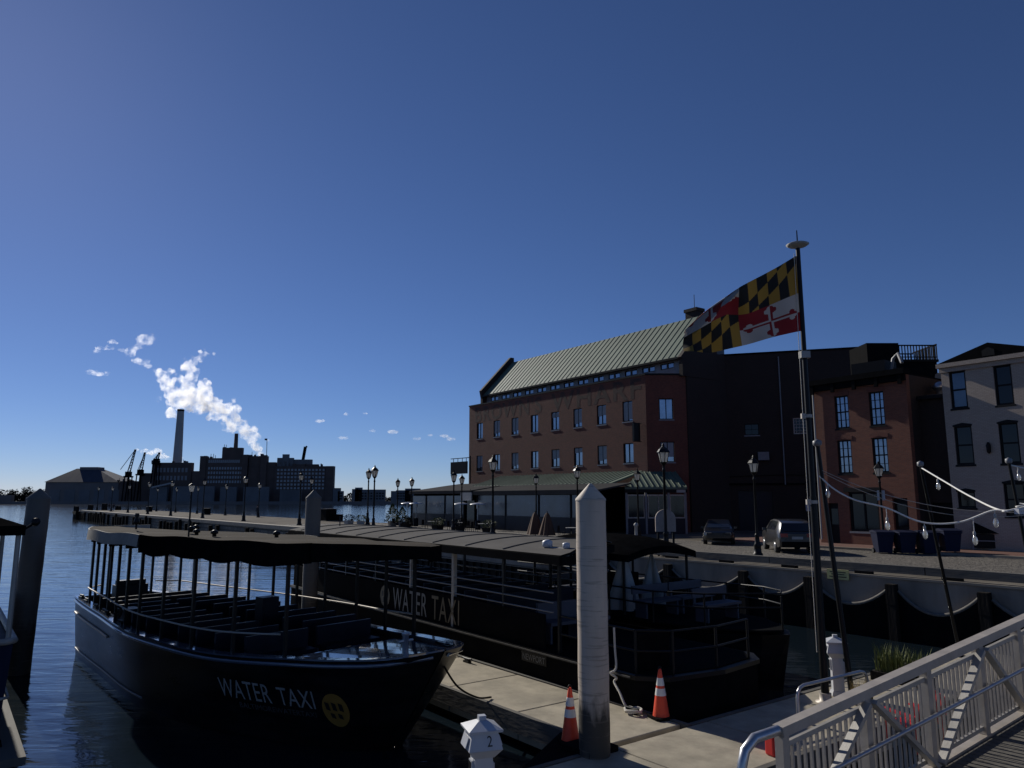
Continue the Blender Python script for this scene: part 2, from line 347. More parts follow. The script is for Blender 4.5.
# ------------------------------------------------------------------ water, land, far shore
b = MB(); b.add([(-4000, -300, 0), (4000, -300, 0), (4000, 6000, 0), (-4000, 6000, 0)], [(0, 1, 2, 3)])
struct(b.build('water', M['water']))
def land(poly, z, name, m):
    vs = [Q(q, ww, z) for q, ww in poly]
    o = MB(); o.add([(v.x, v.y, v.z) for v in vs], [tuple(range(len(vs)))]); r = o.build(name, m, fix=False)
    me = r.data
    if me.polygons[0].normal.z < 0: me.flip_normals()
    return struct(r)
b = MB(); b.m = Matrix.Rotation(RZQ, 4, 'Z')
b.prism([(90, EDGE+.45), (90, 170), (-78, 170), (-78, 40.5), (-204, 40.5), (-204, EDGE+.45)], -1.5, ST)
struct(b.build('ground', mat('promenade_paving', (.15, .132, .108), .9, var=.2, scale=.7, bump=.2, bscale=30, stain=.45, spec=.04)))
land([(60, 28.6), (60, 39.4), (-78, 39.4), (-78, 28.6)], ST+.004, 'street', M['cobble'])
b = MB(); b.m = Matrix.Rotation(RZQ, 4, 'Z')
b.box(-31, 40, 39.4, 60, ST-.02, ST+.11)
struct(b.build('pavement', M['brick_walk']))
b = MB(); b.m = Matrix.Rotation(RZQ, 4, 'Z'); b.box(-31.2, 40, 39.15, 39.395, ST-.02, ST+.12)
struct(b.build('kerb', M['concrete']))

# ------------------------------------------------------------------ seawall and its hanging fenders
t = thing('seawall', 'grey stained concrete seawall along the cobbled street, behind the hanging hoses', 'seawall', Q(0, EDGE, 0), RZQ)
b = MB(); b.box(-48, 60, 0, .45, .95, ST-.06); b.build('wall', M['seawall'], t)
b = MB(); b.box(-48, 60, -.06, .45, ST-.058, ST+.02); b.build('ledge', M['concrete'], t)
b = MB()
x = -48.
while x < 60: b.box(x, x+.38, .03+.08*(int(x*2.6) % 2), .45, -1.5, .948); x += .39
b.build('sheet_piling', M['algae'], t)
t = thing('bull_rail', 'dark timber bull rail on blocks along the top of the seawall', 'timber rail', Q(0, EDGE, ST), RZQ)
b = MB(); x = -48
while x < 60: b.box(x+.01, x+5.98, .06, .34, .125, .4); x += 6
b.build('beam', M['timber_g'], t)
b = MB(); b.box(0, .6, .08, .32, .02, .122); blk = b.build('block', M['timber'], t, (-47.5, 0, 0)); x = -44.5
while x < 12: put(blk, t, (x, 0, 0)); x += 3.
pq = [-31.1, -27.1, -23.09, -19.08, -16.14, -13.04, -10.13, -7.2, -4.3]
where = ['behind the launch canopy, far end of the row', 'just left of the launch canopy posts', 'below the near end of the launch canopy', 'left of the parked grey car',
         'under the parked grey car, beside the flagpole', 'right of the yellow notice', 'under the row of bins', 'nearest the right edge of the photo', 'cut by the right edge of the photo']
for i, q in enumerate(pq):
    o = MB(); o.box(-.15, .15, -.36, -.07, -2, 1.88); o.box(-.16, .16, -.37, -.3, 1.2, 1.86)
    tag(o.build('fender_pile', M['timber'], None, Q(q, EDGE, 0), RZQ), 'black fender pile on the seawall ' + where[i], 'pile', 'fender piles along the seawall')
wh2 = ['behind the small launch', 'between the two launch posts', 'right of the launch canopy', 'left of the flagpole', 'behind the flagpole', 'under the yellow notice', 'beneath the bins', 'right of the leaning middle pole']
for i in range(len(pq)-1):
    a, c = pq[i]+.18, pq[i+1]-.18
    t = thing('hose_fender', 'pale hose over a black rubber apron on the seawall, ' + wh2[i], 'hose fender', Q(a, EDGE-.12, 0), RZQ, 'hose fenders hung on the seawall')
    L_ = c-a; sag = .62 + .05*((i*7) % 3-1); zl, zr = 1.66, 1.68
    f = lambda u: (1-u)*zl + u*zr - sag*4*u*(1-u)*(1-.18*(u-.5))
    pts = [(u/16*L_, 0, f(u/16)) for u in range(17)]
    b = MB(); b.tube(pts, .06, 8); b.build('hose', M['hose'], t)
    b = MB()
    for (x0, _, z0), (x1, _, z1) in zip(pts[:-1], pts[1:]):
        b.prismy([(x0, -1.2), (x1, -1.2), (x1, z1-.04), (x0, z0-.04)], -.03, .03)
    b.build('apron', M['rubber'], t)
t = thing('notice_sign', 'pale yellow notice board fixed on the seawall beside the flagpole', 'sign', Q(-15.05, EDGE-.075, 1.86), RZQ)
b = MB(); b.box(-.42, .42, -.02, .012, 0, .36); b.build('board', M['sign_y'], t)
for k, (zz, ww) in enumerate([(.25, .62), (.17, .5), (.08, .66)]):
    o = MB(); o.box(-ww/2, ww/2, -.024, -.0215, zz, zz+.035); o.build('print_line', M['ink'], t)
t = thing('pier_wall', 'old stone wall along the edge of the long pier', 'pier wall', Q(0, EDGE, 0), RZQ)
b = MB(); b.box(-204, -48.02, 0, .45, -1.5, ST-.26); b.build('wall', M['stone'], t)
b = MB(); b.box(-204, -48.02, -.1, .7, ST-.258, ST+.12); b.build('coping', M['concrete'], t)
b = MB(); x = -203.5
while x < -49:
    if random.random() < .8: b.box(x, x+random.uniform(.25, .5), -.4, -.02, -1.5, ST-.1+random.uniform(-.5, .15))
    x += random.uniform(1.6, 3.2)
b.build('fender_post', M['timber'], t)
t = thing('pier_end', 'dark timber dolphin at the far end of the long pier', 'timber dolphin', Q(-206.5, 31, 0), RZQ)
b = MB()
for i in range(6):
    for j in range(4): b.lathe([(.35, -2), (.33, 3.1+.3*((i*3+j) % 3))], (i*.8-2.2, j*3.-4.8, 0), 8)
b.build('pile_cluster', M['timber'], t)
b = MB(); b.box(-2.6, 2.4, -5.2, 8, 1.2, 1.9); b.build('waler', M['timber'], t)

# ------------------------------------------------------------------ far shore
D = 700.
CP, SP = math.cos(PITCH), math.sin(PITCH)
def far(px, py, Y=D):                       # metres east and up at distance Y for a bearing read off the survey
    dx = (px-512)/F; dy = (384-py)/F
    yy = CP - dy*SP; zz = SP + dy*CP; k = Y/yy
    return dx*k, EDGE*0 + EYE + zz*k
b = MB(); b.box(-1600, 1200, D-12, D+1500, -3, 1.9)
struct(b.build('terrain', M['shore']))
b = MB(); b.box(-1600, 1200, D-14, D-12, -3, 2.6); tag(b.build('far_bulkhead', M['shed']), 'low pale bulkhead along the far shore under the refinery', 'bulkhead')
def windows(mb, x0, x1, z0, z1, nx, nz, y, fx=.6, fz=.55):
    for i in range(nx):
        for j in range(nz):
            cx = x0+(i+.5)*(x1-x0)/nx; cz = z0+(j+.5)*(z1-z0)/nz
            mb.append((cx, cz, (x1-x0)/nx*fx, (z1-z0)/nz*fz, y))
def far_building(name, label, cat, blocks, Y=D, wins=(), group=None, extra=None):
    xs = [far(bk[0], 490, Y)[0] for bk in blocks] + [far(bk[1], 490, Y)[0] for bk in blocks]
    cx = (min(xs)+max(xs))/2; t = thing(name, label, cat, (cx, Y, 1.9), 0, group)
    for bk in blocks:
        x0, _ = far(bk[0], 490, Y); x1, _ = far(bk[1], 490, Y); _, z = far((bk[0]+bk[1])/2, bk[2], Y)
        o = MB(); dep = (bk[3] if len(bk) > 3 else 30)*.22; off = bk[5] if len(bk) > 5 else 0
        o.box(x0-cx, x1-cx, off, off+dep, 0, z-1.9); o.build(bk[6] if len(bk) > 6 else 'block', M[bk[4]] if len(bk) > 4 else M['factory'], t)
    n = 0
    for (p0, p1, q0, q1, nx, nz, off, mm) in wins:
        x0 = far(p0, 490, Y)[0]-cx; x1 = far(p1, 490, Y)[0]-cx; z1 = far((p0+p1)/2, q0, Y)[1]-1.9; z0 = far((p0+p1)/2, q1, Y)[1]-1.9
        lst = []; windows(lst, x0, x1, z0, z1, nx, nz, off)
        o = MB(); ww, hh = lst[0][2], lst[0][3]; o.box(-ww/2, ww/2, -.15, .1, -hh/2, hh/2); ref = o.build('window', M[mm], t, (lst[0][0], off, lst[0][1]))
        for l in lst[1:]: put(ref, t, (l[0], off, l[1]))
    return t, cx
tree_lbl = 'refinery'
# refinery, left wing
tL, cL = far_building('refinery', 'dark stepped refinery block under the white smoke plume', 'refinery', [
    (198, 204, 456, 26, 'factory', 0, 'tower'), (204, 246, 458, 34, 'factory', 1, 'wing'), (219, 239, 447.5, 22, 'factory', 2.2, 'penthouse'),
    (240, 246, 454.5, 16, 'factory', .4, 'tower'), (246, 264, 455.8, 30, 'factory', 3, 'wing'), (259, 264.8, 455, 16, 'factory', .2, 'tower'),
    (191, 198, 471, 30, 'factory', 1, 'wing')],
    wins=[(206, 238, 458.5, 464, 16, 1, .9, 'farpane'), (206, 244, 466, 484, 14, 4, .9, 'farpane')])
o = MB(); x, z = far(231, 447, D); x1, z1 = far(231.4, 432.5, D); o.lathe([(2.0, 0), (1.7, z1-z), (1.2, z1-z)], (x-cL, 12, z-1.9), 12); o.build('stack', M['factory'], tL)
o = MB(); x, z = far(264.5, 455, D); x1, z1 = far(265, 438, D); o.tube([(x-cL, 6, z-1.9), (x1-cL, 6, z1-1.9)], .28, 6); o.box(x1-cL-2.2, x1-cL-.2, 5.9, 6.1, z1-3.6, z1-1.9); o.build('flag_mast', M['blackm'], tL)
# refinery, right wing
tR, cR = far_building('warehouse', 'long multi storey warehouse with pale window grid right of the refinery', 'warehouse', [
    (264.9, 273, 462, 30, 'factory', 3, 'wing'), (273, 326, 466, 36, 'factory', 2, 'wing'), (274, 290, 457.5, 20, 'factory2', 5, 'roof_house'), (279.5, 286, 454, 12, 'factory2', 4, 'roof_house'),
    (290, 308, 459, 20, 'factory2', 8, 'roof_house'), (290, 316, 464, 20, 'factory', 4, 'roof_house'), (325, 332.5, 466, 34, 'factory', .5, 'tower')],
    wins=[(275, 324, 468, 490, 14, 6, 1.9, 'farpane')])
o = MB(); x0, z0 = far(299, 465, D); x1, z1 = far(302.5, 446, D); o.beam((x0-cR, 10, z0-1.9), (x1-cR, 10, z1-1.9), 3, 2.2); o.beam((x1-cR-.4, 10, z1-3), (x1-cR+1.6, 10, z1-1.5), 1.4, 1.4); o.build('conveyor_leg', M['blackm'], tR)
rc = random.Random(11)
def clutter(t, cx, p0, p1, py, n):
    for k in range(n):
        px = rc.uniform(p0, p1); x, z = far(px, py, D+4); h = rc.uniform(.8, 3.4); w_ = rc.uniform(.6, 2.6); o = MB()
        if k % 3 == 0: o.lathe([(.25, -1), (.25, h+1.5), (.1, h+1.6)], (x-cx, 4, z-1.9), 6); o.build('vent_pipe', M['factory'], t)
        else: o.box(x-cx-w_/2, x-cx+w_/2, 3, 6, z-2.4, z-1.9+h*.6); o.build('roof_house', M['factory' if k % 2 else 'factory2'], t)
clutter(tL, cL, 205, 218, 458, 7); clutter(tL, cL, 241, 262, 456, 7); clutter(tR, cR, 276, 323, 465.5, 14); clutter(tL, cL, 221, 237, 448, 4)
tQ, _ = far_building('quay_shed', 'low pale quay shed on the far shore in front of the refinery', 'shed', [(176, 218, 486.5, 10, 'factory2', -9, 'wall'), (224, 240, 487, 10, 'factory2', -9, 'wall'), (247, 272, 487, 10, 'factory2', -9, 'wall'), (283, 304, 490, 10, 'factory2', -9, 'wall')])
tB, cB = far_building('boiler_house', 'dark boiler house at the foot of the tall chimney', 'boiler house', [
    (150, 189, 462.5, 26, 'factory', 2, 'hall'), (139, 152, 473, 22, 'factory', 1, 'annex'), (189, 200, 473, 22, 'factory', 3, 'annex'), (117, 139, 481, 20, 'factory', 4, 'annex'), (152, 170, 487, 16, 'factory2', -6, 'loading_shed')],
    wins=[(153, 186, 466, 482, 9, 2, 1.9, 'frame_g')])
clutter(tB, cB, 151, 188, 462.5, 9); clutter(tB, cB, 118, 138, 481, 7)
o = MB(); xa, za = far(152, 487.5, D-10); xb, zb_ = far(174, 482.5, D-10); o.beam((xa-cB, -10, za-1.9), (xb-cB, -10, zb_-1.9), 1.6, 1.4); o.build('conveyor', M['far_pale'], tB)
x0, z0 = far(177.2, 463, D+16); x1, z1 = far(180, 413, D+16)
t = thing('chimney', 'tall slim grey chimney rising behind the boiler house', 'chimney', (x0, D+16, 1.9))
o = MB(); o.lathe([(5.2, 0), (4.2, z0), (3.1, z1+.6)], (0, 0, 0), 24); o.build('shaft', M['far_pale'], t)
o = MB(); o.lathe([(3.2, z1-.4), (3.2, z1+1.6), (2.3, z1+1.6)], (0, 0, 0), 24); o.build('rim', M['blackm'], t)
# sugar shed with hipped roof
x0, _ = far(45, 490, D+5); x1, _ = far(118, 490, D+5); ze = far(80, 482)[1]-1.9; zr = far(80, 467.5)[1]-1.9; xr0 = far(75, 490, D+25)[0]; xr1 = far(95, 490, D+25)[0]; cx = (x0+x1)/2
t = thing('storage_shed', 'wide storage shed with a hipped metal roof, left of the cranes', 'storage shed', (cx, D+5, 1.9))
o = MB(); o.box(x0-cx, x1-cx, 0, 40, 0, ze); o.build('wall', M['shed'], t)
o = MB(); e = 1.; v = [(x0-cx-e, -e, ze+.01), (x1-cx+e, -e, ze+.01), (x1-cx+e, 41, ze+.01), (x0-cx-e, 41, ze+.01), (xr0-cx, 20, zr), (xr1-cx, 20, zr), (xr1-cx, 32, zr), (xr0-cx, 32, zr)]
o.add(v, [(0, 1, 5, 4), (1, 2, 6, 5), (2, 3, 7, 6), (3, 0, 4, 7), (4, 5, 6, 7), (3, 2, 1, 0)]); o.build('roof', M['shedroof'], t)
o = MB(); o.box(xr0-cx+4, xr1-cx+2, 18, 30, zr-4, zr+1.4); o.build('roof_house', M['shed'], t)
for i in range(5):
    o = MB(); o.box(-30+i*14, -20+i*14, -.3, .2, 0, ze*.62); o.build('bay_door', M['factory2'], t)
tS, _ = far_building('conveyor_shed', 'low roofed shed between the storage shed and the cranes', 'shed', [(104, 126, 476, 22, 'shed', 66, 'wall'), (112, 128, 471, 14, 'shedroof', 70, 'roof_house'), (124, 140, 487, 14, 'shed', 6, 'wall')])
def crane(px0, px1, ytop, ybase, label, jib):
    x0, zb = far(px0, ybase); x1, zt = far(px1, ytop); t = thing('crane', label, 'crane', (x0, D-4, 1.9), 0, 'cranes beside the refinery')
    zb -= 1.9; zt -= 1.9; h = zt-zb; dx = x1-x0
    o = MB()
    for s in (-3, 3):
        for y in (0, 6): o.beam((s, y, 0), (s*.6, y, zb), .8, .8)
    o.box(-3, 3, -.5, 6.5, zb-1.4, zb); o.build('portal', M['blackm'], t)
    o = MB(); o.box(-2.2, 2.2, .6, 5, zb+.01, zb+4); o.build('cab', M['blackm'], t)
    o = MB(); n = 8
    for s in (-1, 1): o.beam((s*1.3, 3, zb+3), (dx+s*.5, 3, zt), .7, .7)
    for i in range(n):
        u0 = i/n; u1 = (i+1)/n; s = 1 if i % 2 else -1
        o.beam((dx*u0+s*1.2*(1-.6*u0), 3, zb+3+(h-3)*u0), (dx*u1-s*1.2*(1-.6*u1), 3, zb+3+(h-3)*u1), .4, .4)
    o.build('boom', M['blackm'], t)
    o = MB(); o.tube([(dx, 3, zt), (jib[0], 3, zb+jib[1])], .3, 5); o.build('stay', M['blackm'], t)
crane(129, 136, 449.5, 476, 'far dark crane with the thickest lattice boom, left of the other cranes', (-8, 6))
crane(141, 145.5, 452.5, 474, 'slimmest far crane standing between two heavier cranes', (-3, 3))
crane(157, 160, 452.5, 463, 'short far crane rising over the boiler house roof', (-4, 2))
# far apartments right of the refinery
fa = [('apartment_building', 'low dark far building directly right of the warehouse tower', [(333, 340, 488, 20), (338, 343, 491, 20)]),
      ('apartment_building', 'wide far apartment block with a raised left end, across the water', [(352, 358, 489, 24), (358, 385, 489.5, 24), (355, 362, 487.5, 14)]),
      ('apartment_building', 'stepped far apartment block seen beside the restaurant awning', [(391, 396, 491, 24), (396, 411, 490.2, 24), (405, 420, 488.5, 24)])]
for nm, lb, bl in fa:
    far_building(nm, lb, 'apartments', [bk + ('factory2',) for bk in bl], wins=[(bl[1][0]+.5, bl[1][1]-.5, 492, 500, 9, 3, -.1, 'frame_d')], group='far apartment blocks')
far_building('far_roof_shed', 'long low far shed at the left edge beyond the leaning pile', 'shed', [(-30, 12, 495, 20, 'shed', 0, 'wall'), (22, 46, 497, 20, 'shed', 6, 'wall')])
def tree_mass(name, label, spans, Y):
    o = MB(); rnd = random.Random(len(label))
    for (p0, p1, yt) in spans:
        x0 = far(p0, 490, Y)[0]; x1 = far(p1, 490, Y)[0]; zt = far(p0, yt, Y)[1]
        for k in range(int((x1-x0)*34)):
            x = rnd.uniform(x0, x1); prof = zt*(.55+.45*math.sin(x*.21+rnd.random()*.3)**2)
            z = 1.8 + (prof-1.8)*rnd.random()**.7; y = Y+rnd.uniform(0, 14); s = rnd.uniform(.5, 1.3)
            d = Vector((rnd.gauss(0, 1), rnd.gauss(0, 1), rnd.gauss(0, 1))).normalized(); e1 = d.orthogonal().normalized(); e2 = d.cross(e1); p = Vector((x, y, z))
            o.add([p-e1*s, p+e2*s*.5, p+e1*s, p-e2*s*.5], [(0, 1, 2, 3)])
    r = o.build(name, M['tree'], fix=False); tag(r, label, 'treeline', kind='stuff'); return r
tree_mass('treeline', 'dark winter treeline along the far shore', [(-60, 46, 489), (-60, 46, 491), (14, 30, 486.5), (340, 356, 493), (384, 394, 493.5), (332, 345, 495)], D+22)

# ------------------------------------------------------------------ steam and clouds
def vol_mat(name, density, nscale, lo, hi, aniso=.6, col=(.995, .99, .985)):
    m = bpy.data.materials.new(name); m.use_nodes = True; nt = m.node_tree; L = nt.links.new
    nt.nodes.remove(nt.nodes['Principled BSDF'])
    pv = nd(nt, 'ShaderNodeVolumePrincipled'); pv.inputs['Color'].default_value = (*col, 1); pv.inputs['Anisotropy'].default_value = aniso
    tc = nd(nt, 'ShaderNodeTexCoord'); nz = nd(nt, 'ShaderNodeTexNoise'); nz.inputs['Scale'].default_value = nscale; nz.inputs['Detail'].default_value = 6; nz.inputs['Roughness'].default_value = .68
    L(tc.outputs['Object'], nz.inputs[0])
    mr = nd(nt, 'ShaderNodeMapRange', interpolation_type='SMOOTHSTEP'); mr.inputs[1].default_value = lo; mr.inputs[2].default_value = hi; mr.inputs[4].default_value = density
    L(nz.outputs[0], mr.inputs[0]); L(mr.outputs[0], pv.inputs['Density'])
    L(pv.outputs[0], nt.nodes['Material Output'].inputs['Volume'])
    m.cycles.volume_step_rate = .35
    return m
def puff_mesh(name, balls, voxel, disp, dscale, m, seed=0):
    bm = bmesh.new(); rnd = random.Random(seed)
    for (c, r, st) in balls:
        bmesh.ops.create_icosphere(bm, subdivisions=2, radius=r, matrix=Matrix.Translation(c) @ Matrix.Diagonal((*st, 1)))
    me = bpy.data.meshes.new(name); bm.to_mesh(me); bm.free()
    o = bpy.data.objects.new(name, me); COL.objects.link(o)
    md = o.modifiers.new('r', 'REMESH'); md.mode = 'VOXEL'; md.voxel_size = voxel
    tx = bpy.data.textures.new(name, 'CLOUDS'); tx.noise_scale = dscale; tx.noise_depth = 4
    dm = o.modifiers.new('d', 'DISPLACE'); dm.texture = tx; dm.texture_coords = 'LOCAL'; dm.strength = disp; dm.mid_level = .55
    bpy.context.view_layer.update()
    me2 = bpy.data.meshes.new_from_object(o.evaluated_get(bpy.context.evaluated_depsgraph_get()))
    o.modifiers.clear(); o.data = me2; bpy.data.meshes.remove(me); me2.name = name
    me2.materials.clear(); me2.materials.append(m); return o
YS = 735.
def FP(px, py): x, z = far(px, py, YS); return Vector((x, YS, z))
rnd = random.Random(5)
path = [(261, 455, 4.2), (257, 447, 5.5), (252, 441, 6.5), (247, 434, 8.5), (241, 426, 9.5), (233, 419, 10), (224, 411, 10.5), (214, 405, 11), (204, 400, 12), (194, 397, 12.5), (185, 397, 12), (177, 402, 9),
        (172, 393, 10), (167, 385, 9), (163, 378, 7), (160, 372, 4.5), (188, 388, 10), (192, 378, 8), (190, 369, 7), (193, 362, 6), (200, 357, 5), (205, 354, 3.6), (170, 372, 5), (215, 414, 8), (232, 428, 7), (207, 391, 7)]
balls = []
for (a, c, r) in path:
    balls.append((FP(a, c), r*.84, (1, 1, 1)))
    for k in range(4):
        balls.append((FP(a, c)+Vector((rnd.gauss(0, 1), rnd.gauss(0, .8), rnd.gauss(0, 1)))*r*.75, r*rnd.uniform(.3, .6), (1, 1, 1)))
sm = puff_mesh('smoke_plume', balls, 1.1, 5.5, 4., vol_mat('steam', .3, .12, .4, .78))
tag(sm, 'big white plume of steam drifting up and left from the refinery', 'smoke', kind='stuff')
balls = []
for (a, c, r, sx) in [(149, 452, 3.5, 1.3), (155, 453, 3.5, 1.2), (161, 452, 4, 1.2), (166, 456, 3.5, 1.1), (171, 458, 2.6, 1.3), (141, 450, 2, 1.2), (190, 470, 6, 1), (188, 464, 4, 1), (185, 459, 2.5, 1)]:
    balls.append((FP(a, c)+Vector((0, -8, 0)), r, (sx, 1, .9)))
sm2 = puff_mesh('smoke_wisp', balls, .7, 3.2, 2.6, vol_mat('thin_steam', .3, .22, .44, .68)); tag(sm2, 'small low wisps of steam around the cranes and chimney foot', 'smoke', kind='stuff')
balls = []
for (a, c, r, sx, sz) in [(145, 340, 8, 1.2, .8), (150, 338, 6, 1, .8), (138, 347, 5, 1.2, .7), (130, 352, 6, 1, .9), (141, 361, 6, 1.7, .6), (148, 366, 3.5, 1.4, .6), (104, 348, 5, 2, .5), (113, 342, 4, 1.5, .7), (122, 350, 3, 1.4, .7), (97, 352, 3, 1.4, .8), (99, 373.5, 5, 2.6, .55), (88, 371, 2.6, 2.4, .45)]:
    balls.append((FP(a, c), r, (sx, 1, sz)))
sm3 = puff_mesh('smoke_drift', balls, .9, 5., 4., vol_mat('drifting_steam', .16, .13, .42, .8)); tag(sm3, 'torn white puffs of steam drifting highest at the upper left', 'smoke', kind='stuff')
YS = 3000.
balls = []
for (a, c, r, sx) in [(320, 421, 14, 1.6), (343, 438, 13, 2), (366, 413.5, 8, 1.6), (372, 431, 12, 1.4), (393, 432, 16, 1.6), (417, 438.5, 11, 1.6), (430, 435, 9, 1.5), (444, 436, 15, 1.4), (451, 439, 14, 1.4), (346, 414, 7, 2)]:
    balls.append((FP(a, c), r, (sx, 1, .55)))
cl = puff_mesh('clouds', balls, 2.6, 14, 14, vol_mat('cloud', .03, .045, .35, .65)); tag(cl, 'row of tiny white clouds low over the far shore', 'clouds', kind='stuff')

# ------------------------------------------------------------------ buildings
def wall(mb, x0, x1, z0, z1, holes, th=.35, y=0.):
    zs = sorted({z0, z1} | {h[2] for h in holes} | {h[3] for h in holes})
    for za, zb in zip(zs[:-1], zs[1:]):
        cut = sorted([(h[0], h[1]) for h in holes if h[2] <= za+1e-6 and h[3] >= zb-1e-6])
        x = x0
        for a, c in cut:
            if a > x+1e-6: mb.box(x, a, y, y+th, za, zb)
            x = c
        if x1 > x+1e-6: mb.box(x, x1, y, y+th, za, zb)
def make_window(parent, x, z, wd, ht, pane, frame, nx=2, nz=1, y=.16, sill=True, rz=0., fw=.07, sillm='frame_g', split=False, yy=0.):
    """window hung in a hole: origin bottom centre; pane, frame and sill"""
    o = MB(); o.box(-wd/2, wd/2, y+.03, y+.06, 0, ht); p = o.build('window', M[pane], parent, (x, yy, z), rz)
    o = MB(); o.box(-wd/2, -wd/2+fw, y-.03, y+.028, 0, ht); o.box(wd/2-fw, wd/2, y-.03, y+.028, 0, ht)
    o.box(-wd/2+fw, wd/2-fw, y-.03, y+.028, 0, fw); o.box(-wd/2+fw, wd/2-fw, y-.03, y+.028, ht-fw, ht)
    for i in range(1, nx): cx = -wd/2+wd*i/nx; t_ = fw*.8 if nz == 1 else fw*.3; o.box(cx-t_/2, cx+t_/2, y-.024, y+.027, fw, ht-fw)
    for j in range(1, nz): cz = ht*j/nz; t_ = fw*.9 if (split and j == nz//2) else fw*.3; o.box(-wd/2+fw, wd/2-fw, y-.02, y+.026, cz-t_/2, cz+t_/2)
    o.build('frame', M[frame], p)
    if sill:
        o = MB(); o.box(-wd/2-.06, wd/2+.06, -.025, y-.031, -.11, -.003); o.build('sill', M[sillm], p)
    return p
def copy_window(p, loc, rz=None, parent=None):
    c = p.copy(); COL.objects.link(c); c.location = loc
    if parent: c.parent = parent
    if rz is not None: c.rotation_euler = (0, 0, rz)
    for k in kids(p):
        d = k.copy(); COL.objects.link(d); d.parent = c
    return c

# --- the wharf building (origin at its right front corner, on the street)
G = ST
bw = thing('brick_building', 'big red brick wharf building with green metal roof and faded painted lettering', 'building', Q(-42.4, 46.6, G), RZQ + R(-1.1))
L0 = -27.35
WX = [-25.2, -21.9, -18.6, -15.3, -12.03, -8.72, -5.48, -2.2]
holes = [(x-.6, x+.6, 9.33, 11.1) for x in WX] + [(x-.6, x+.6, 5.75, 7.45) for x in WX]
b = MB(); wall(b, L0, -.002, 0, 13.1, holes)
b.box(L0, L0+.35, .352, 12, 0, 13.1); b.box(L0-1.1, L0-.002, 1.2, 14, 0, 9.6)
b.build('wall', M['brick'], bw)
b = MB(); b.box(L0-.06, .05, -.06, .42, 13.102, 13.24); b.build('coping', M['frame_d'], bw)
w0 = make_window(bw, WX[0], 9.33, 1.2, 1.77, 'pane', 'frame_d', 2, 1, y=.12)
for x in WX[1:]: copy_window(w0, (x, 0, 9.33))
def blind(p, wd, ht, fr):
    o = MB(); o.box(-wd/2+.07, -.04, .105, .118, ht*(1-fr), ht-.07); o.box(.04, wd/2-.07, .105, .118, ht*(1-fr*.93), ht-.07); o.build('blind', M['blindm'], p)
w1 = make_window(bw, WX[0], 5.75, 1.2, 1.7, 'pane', 'frame_d', 2, 1, y=.12)
for x in WX[1:]: copy_window(w1, (x, 0, 5.75))
rb = random.Random(3)
for p in [c for c in kids(bw) if c.name.startswith('window')]:
    fr = rb.choice([0, 0, .3, .55, .8, .95])
    if fr: blind(p, 1.2, 1.72, fr)
# corner panel and side walls
ca = math.atan2(2.8, 1.97); CL = math.hypot(1.97, 2.8)
b = MB(); b.m = Matrix.Rotation(ca, 4, 'Z')
wall(b, .002, CL, 0, 13.1, [(CL*.5-.62, CL*.5+.62, 9.33, 11.1), (CL*.5-.62, CL*.5+.62, 5.75, 7.45)])
b.m = None; b.build('corner_wall', M['brick'], bw)
b = MB(); b.box(1.75, 2.1, 2.84, 9, 0, 15.4); b.build('side_wall', M['brick_dark_shade'], bw)  # shade on this side is put into the darker brick
b = MB(); b.m = Matrix.Rotation(ca, 4, 'Z'); b.box(.05, CL+.05, -.06, .42, 13.104, 13.242); b.build('coping', M['frame_d'], bw)
cxp = (math.cos(ca)*CL*.5, math.sin(ca)*CL*.5)
copy_window(w0, (*cxp, 9.33), ca); copy_window(w1, (*cxp, 5.75), ca)
# clerestory strip and roof
SET = 2.9
pairs = [-26.5+2.2*k for k in range(13)]
holes = [(a+d-.38, a+d+.38, 13.95, 14.45) for a in pairs for d in (-.4, .4)]
b = MB(); wall(b, L0-.9, 1.6, 13.0, 14.75, holes, .2, SET); b.build('clerestory_wall', M['frame_g'], bw)
cw = None
for (a0, a1, _, _) in holes:
    if cw is None: cw = make_window(bw, (a0+a1)/2, 13.95, .76, .5, 'pane', 'frame_d', 1, 1, y=.04, sill=False, fw=.06, yy=SET)
    else: copy_window(cw, ((a0+a1)/2, SET, 13.95))
EV, RG = (SET-.5, 14.6), (6.6, 18.95)
RL, RR = L0-.75, 1.75
def roofp(x, s, up=0):
    return (x, EV[0]+(RG[0]-EV[0])*s, EV[1]+(RG[1]-EV[1])*s+up)
b = MB()
b.add([roofp(RL, 0), roofp(RR, 0), roofp(RR, 1), roofp(RL, 1), roofp(RL, 0, .14), roofp(RR, 0, .14), roofp(RR, 1, .14), roofp(RL, 1, .14)],
      [(3, 2, 1, 0), (4, 5, 6, 7), (0, 1, 5, 4), (1, 2, 6, 5), (2, 3, 7, 6), (3, 0, 4, 7)])
x = RL+.5
while x < RR: b.beam(roofp(x, .004, .165), roofp(x, .996, .165), .045, .06); x += .72
b.build('roof', M['copper'], bw)
b = MB(); b.beam(roofp(RL, -.012, .06), roofp(RR, -.012, .06), .18, .18); b.build('gutter', M['frame_d'], bw)
b = MB(); b.box(RL, RR, RG[0]+.02, RG[0]+.3, 13, RG[1]+.1); b.build('back_wall', M['brick_dark_shade'], bw)
for xx, up in ((RL-.4, .75), (RR, .1)):
    b = MB(); b.prismx([(SET-.6, 13.0), (RG[0]+.3, 13.0), (RG[0]+.3, RG[1]+up), (RG[0]-.2, RG[1]+up), (EV[0]-.3, EV[1]+up-.1), (SET-.6, EV[1]-.2)], xx, xx+.4); b.build('gable_parapet', M['brick_dark_shade'], bw)
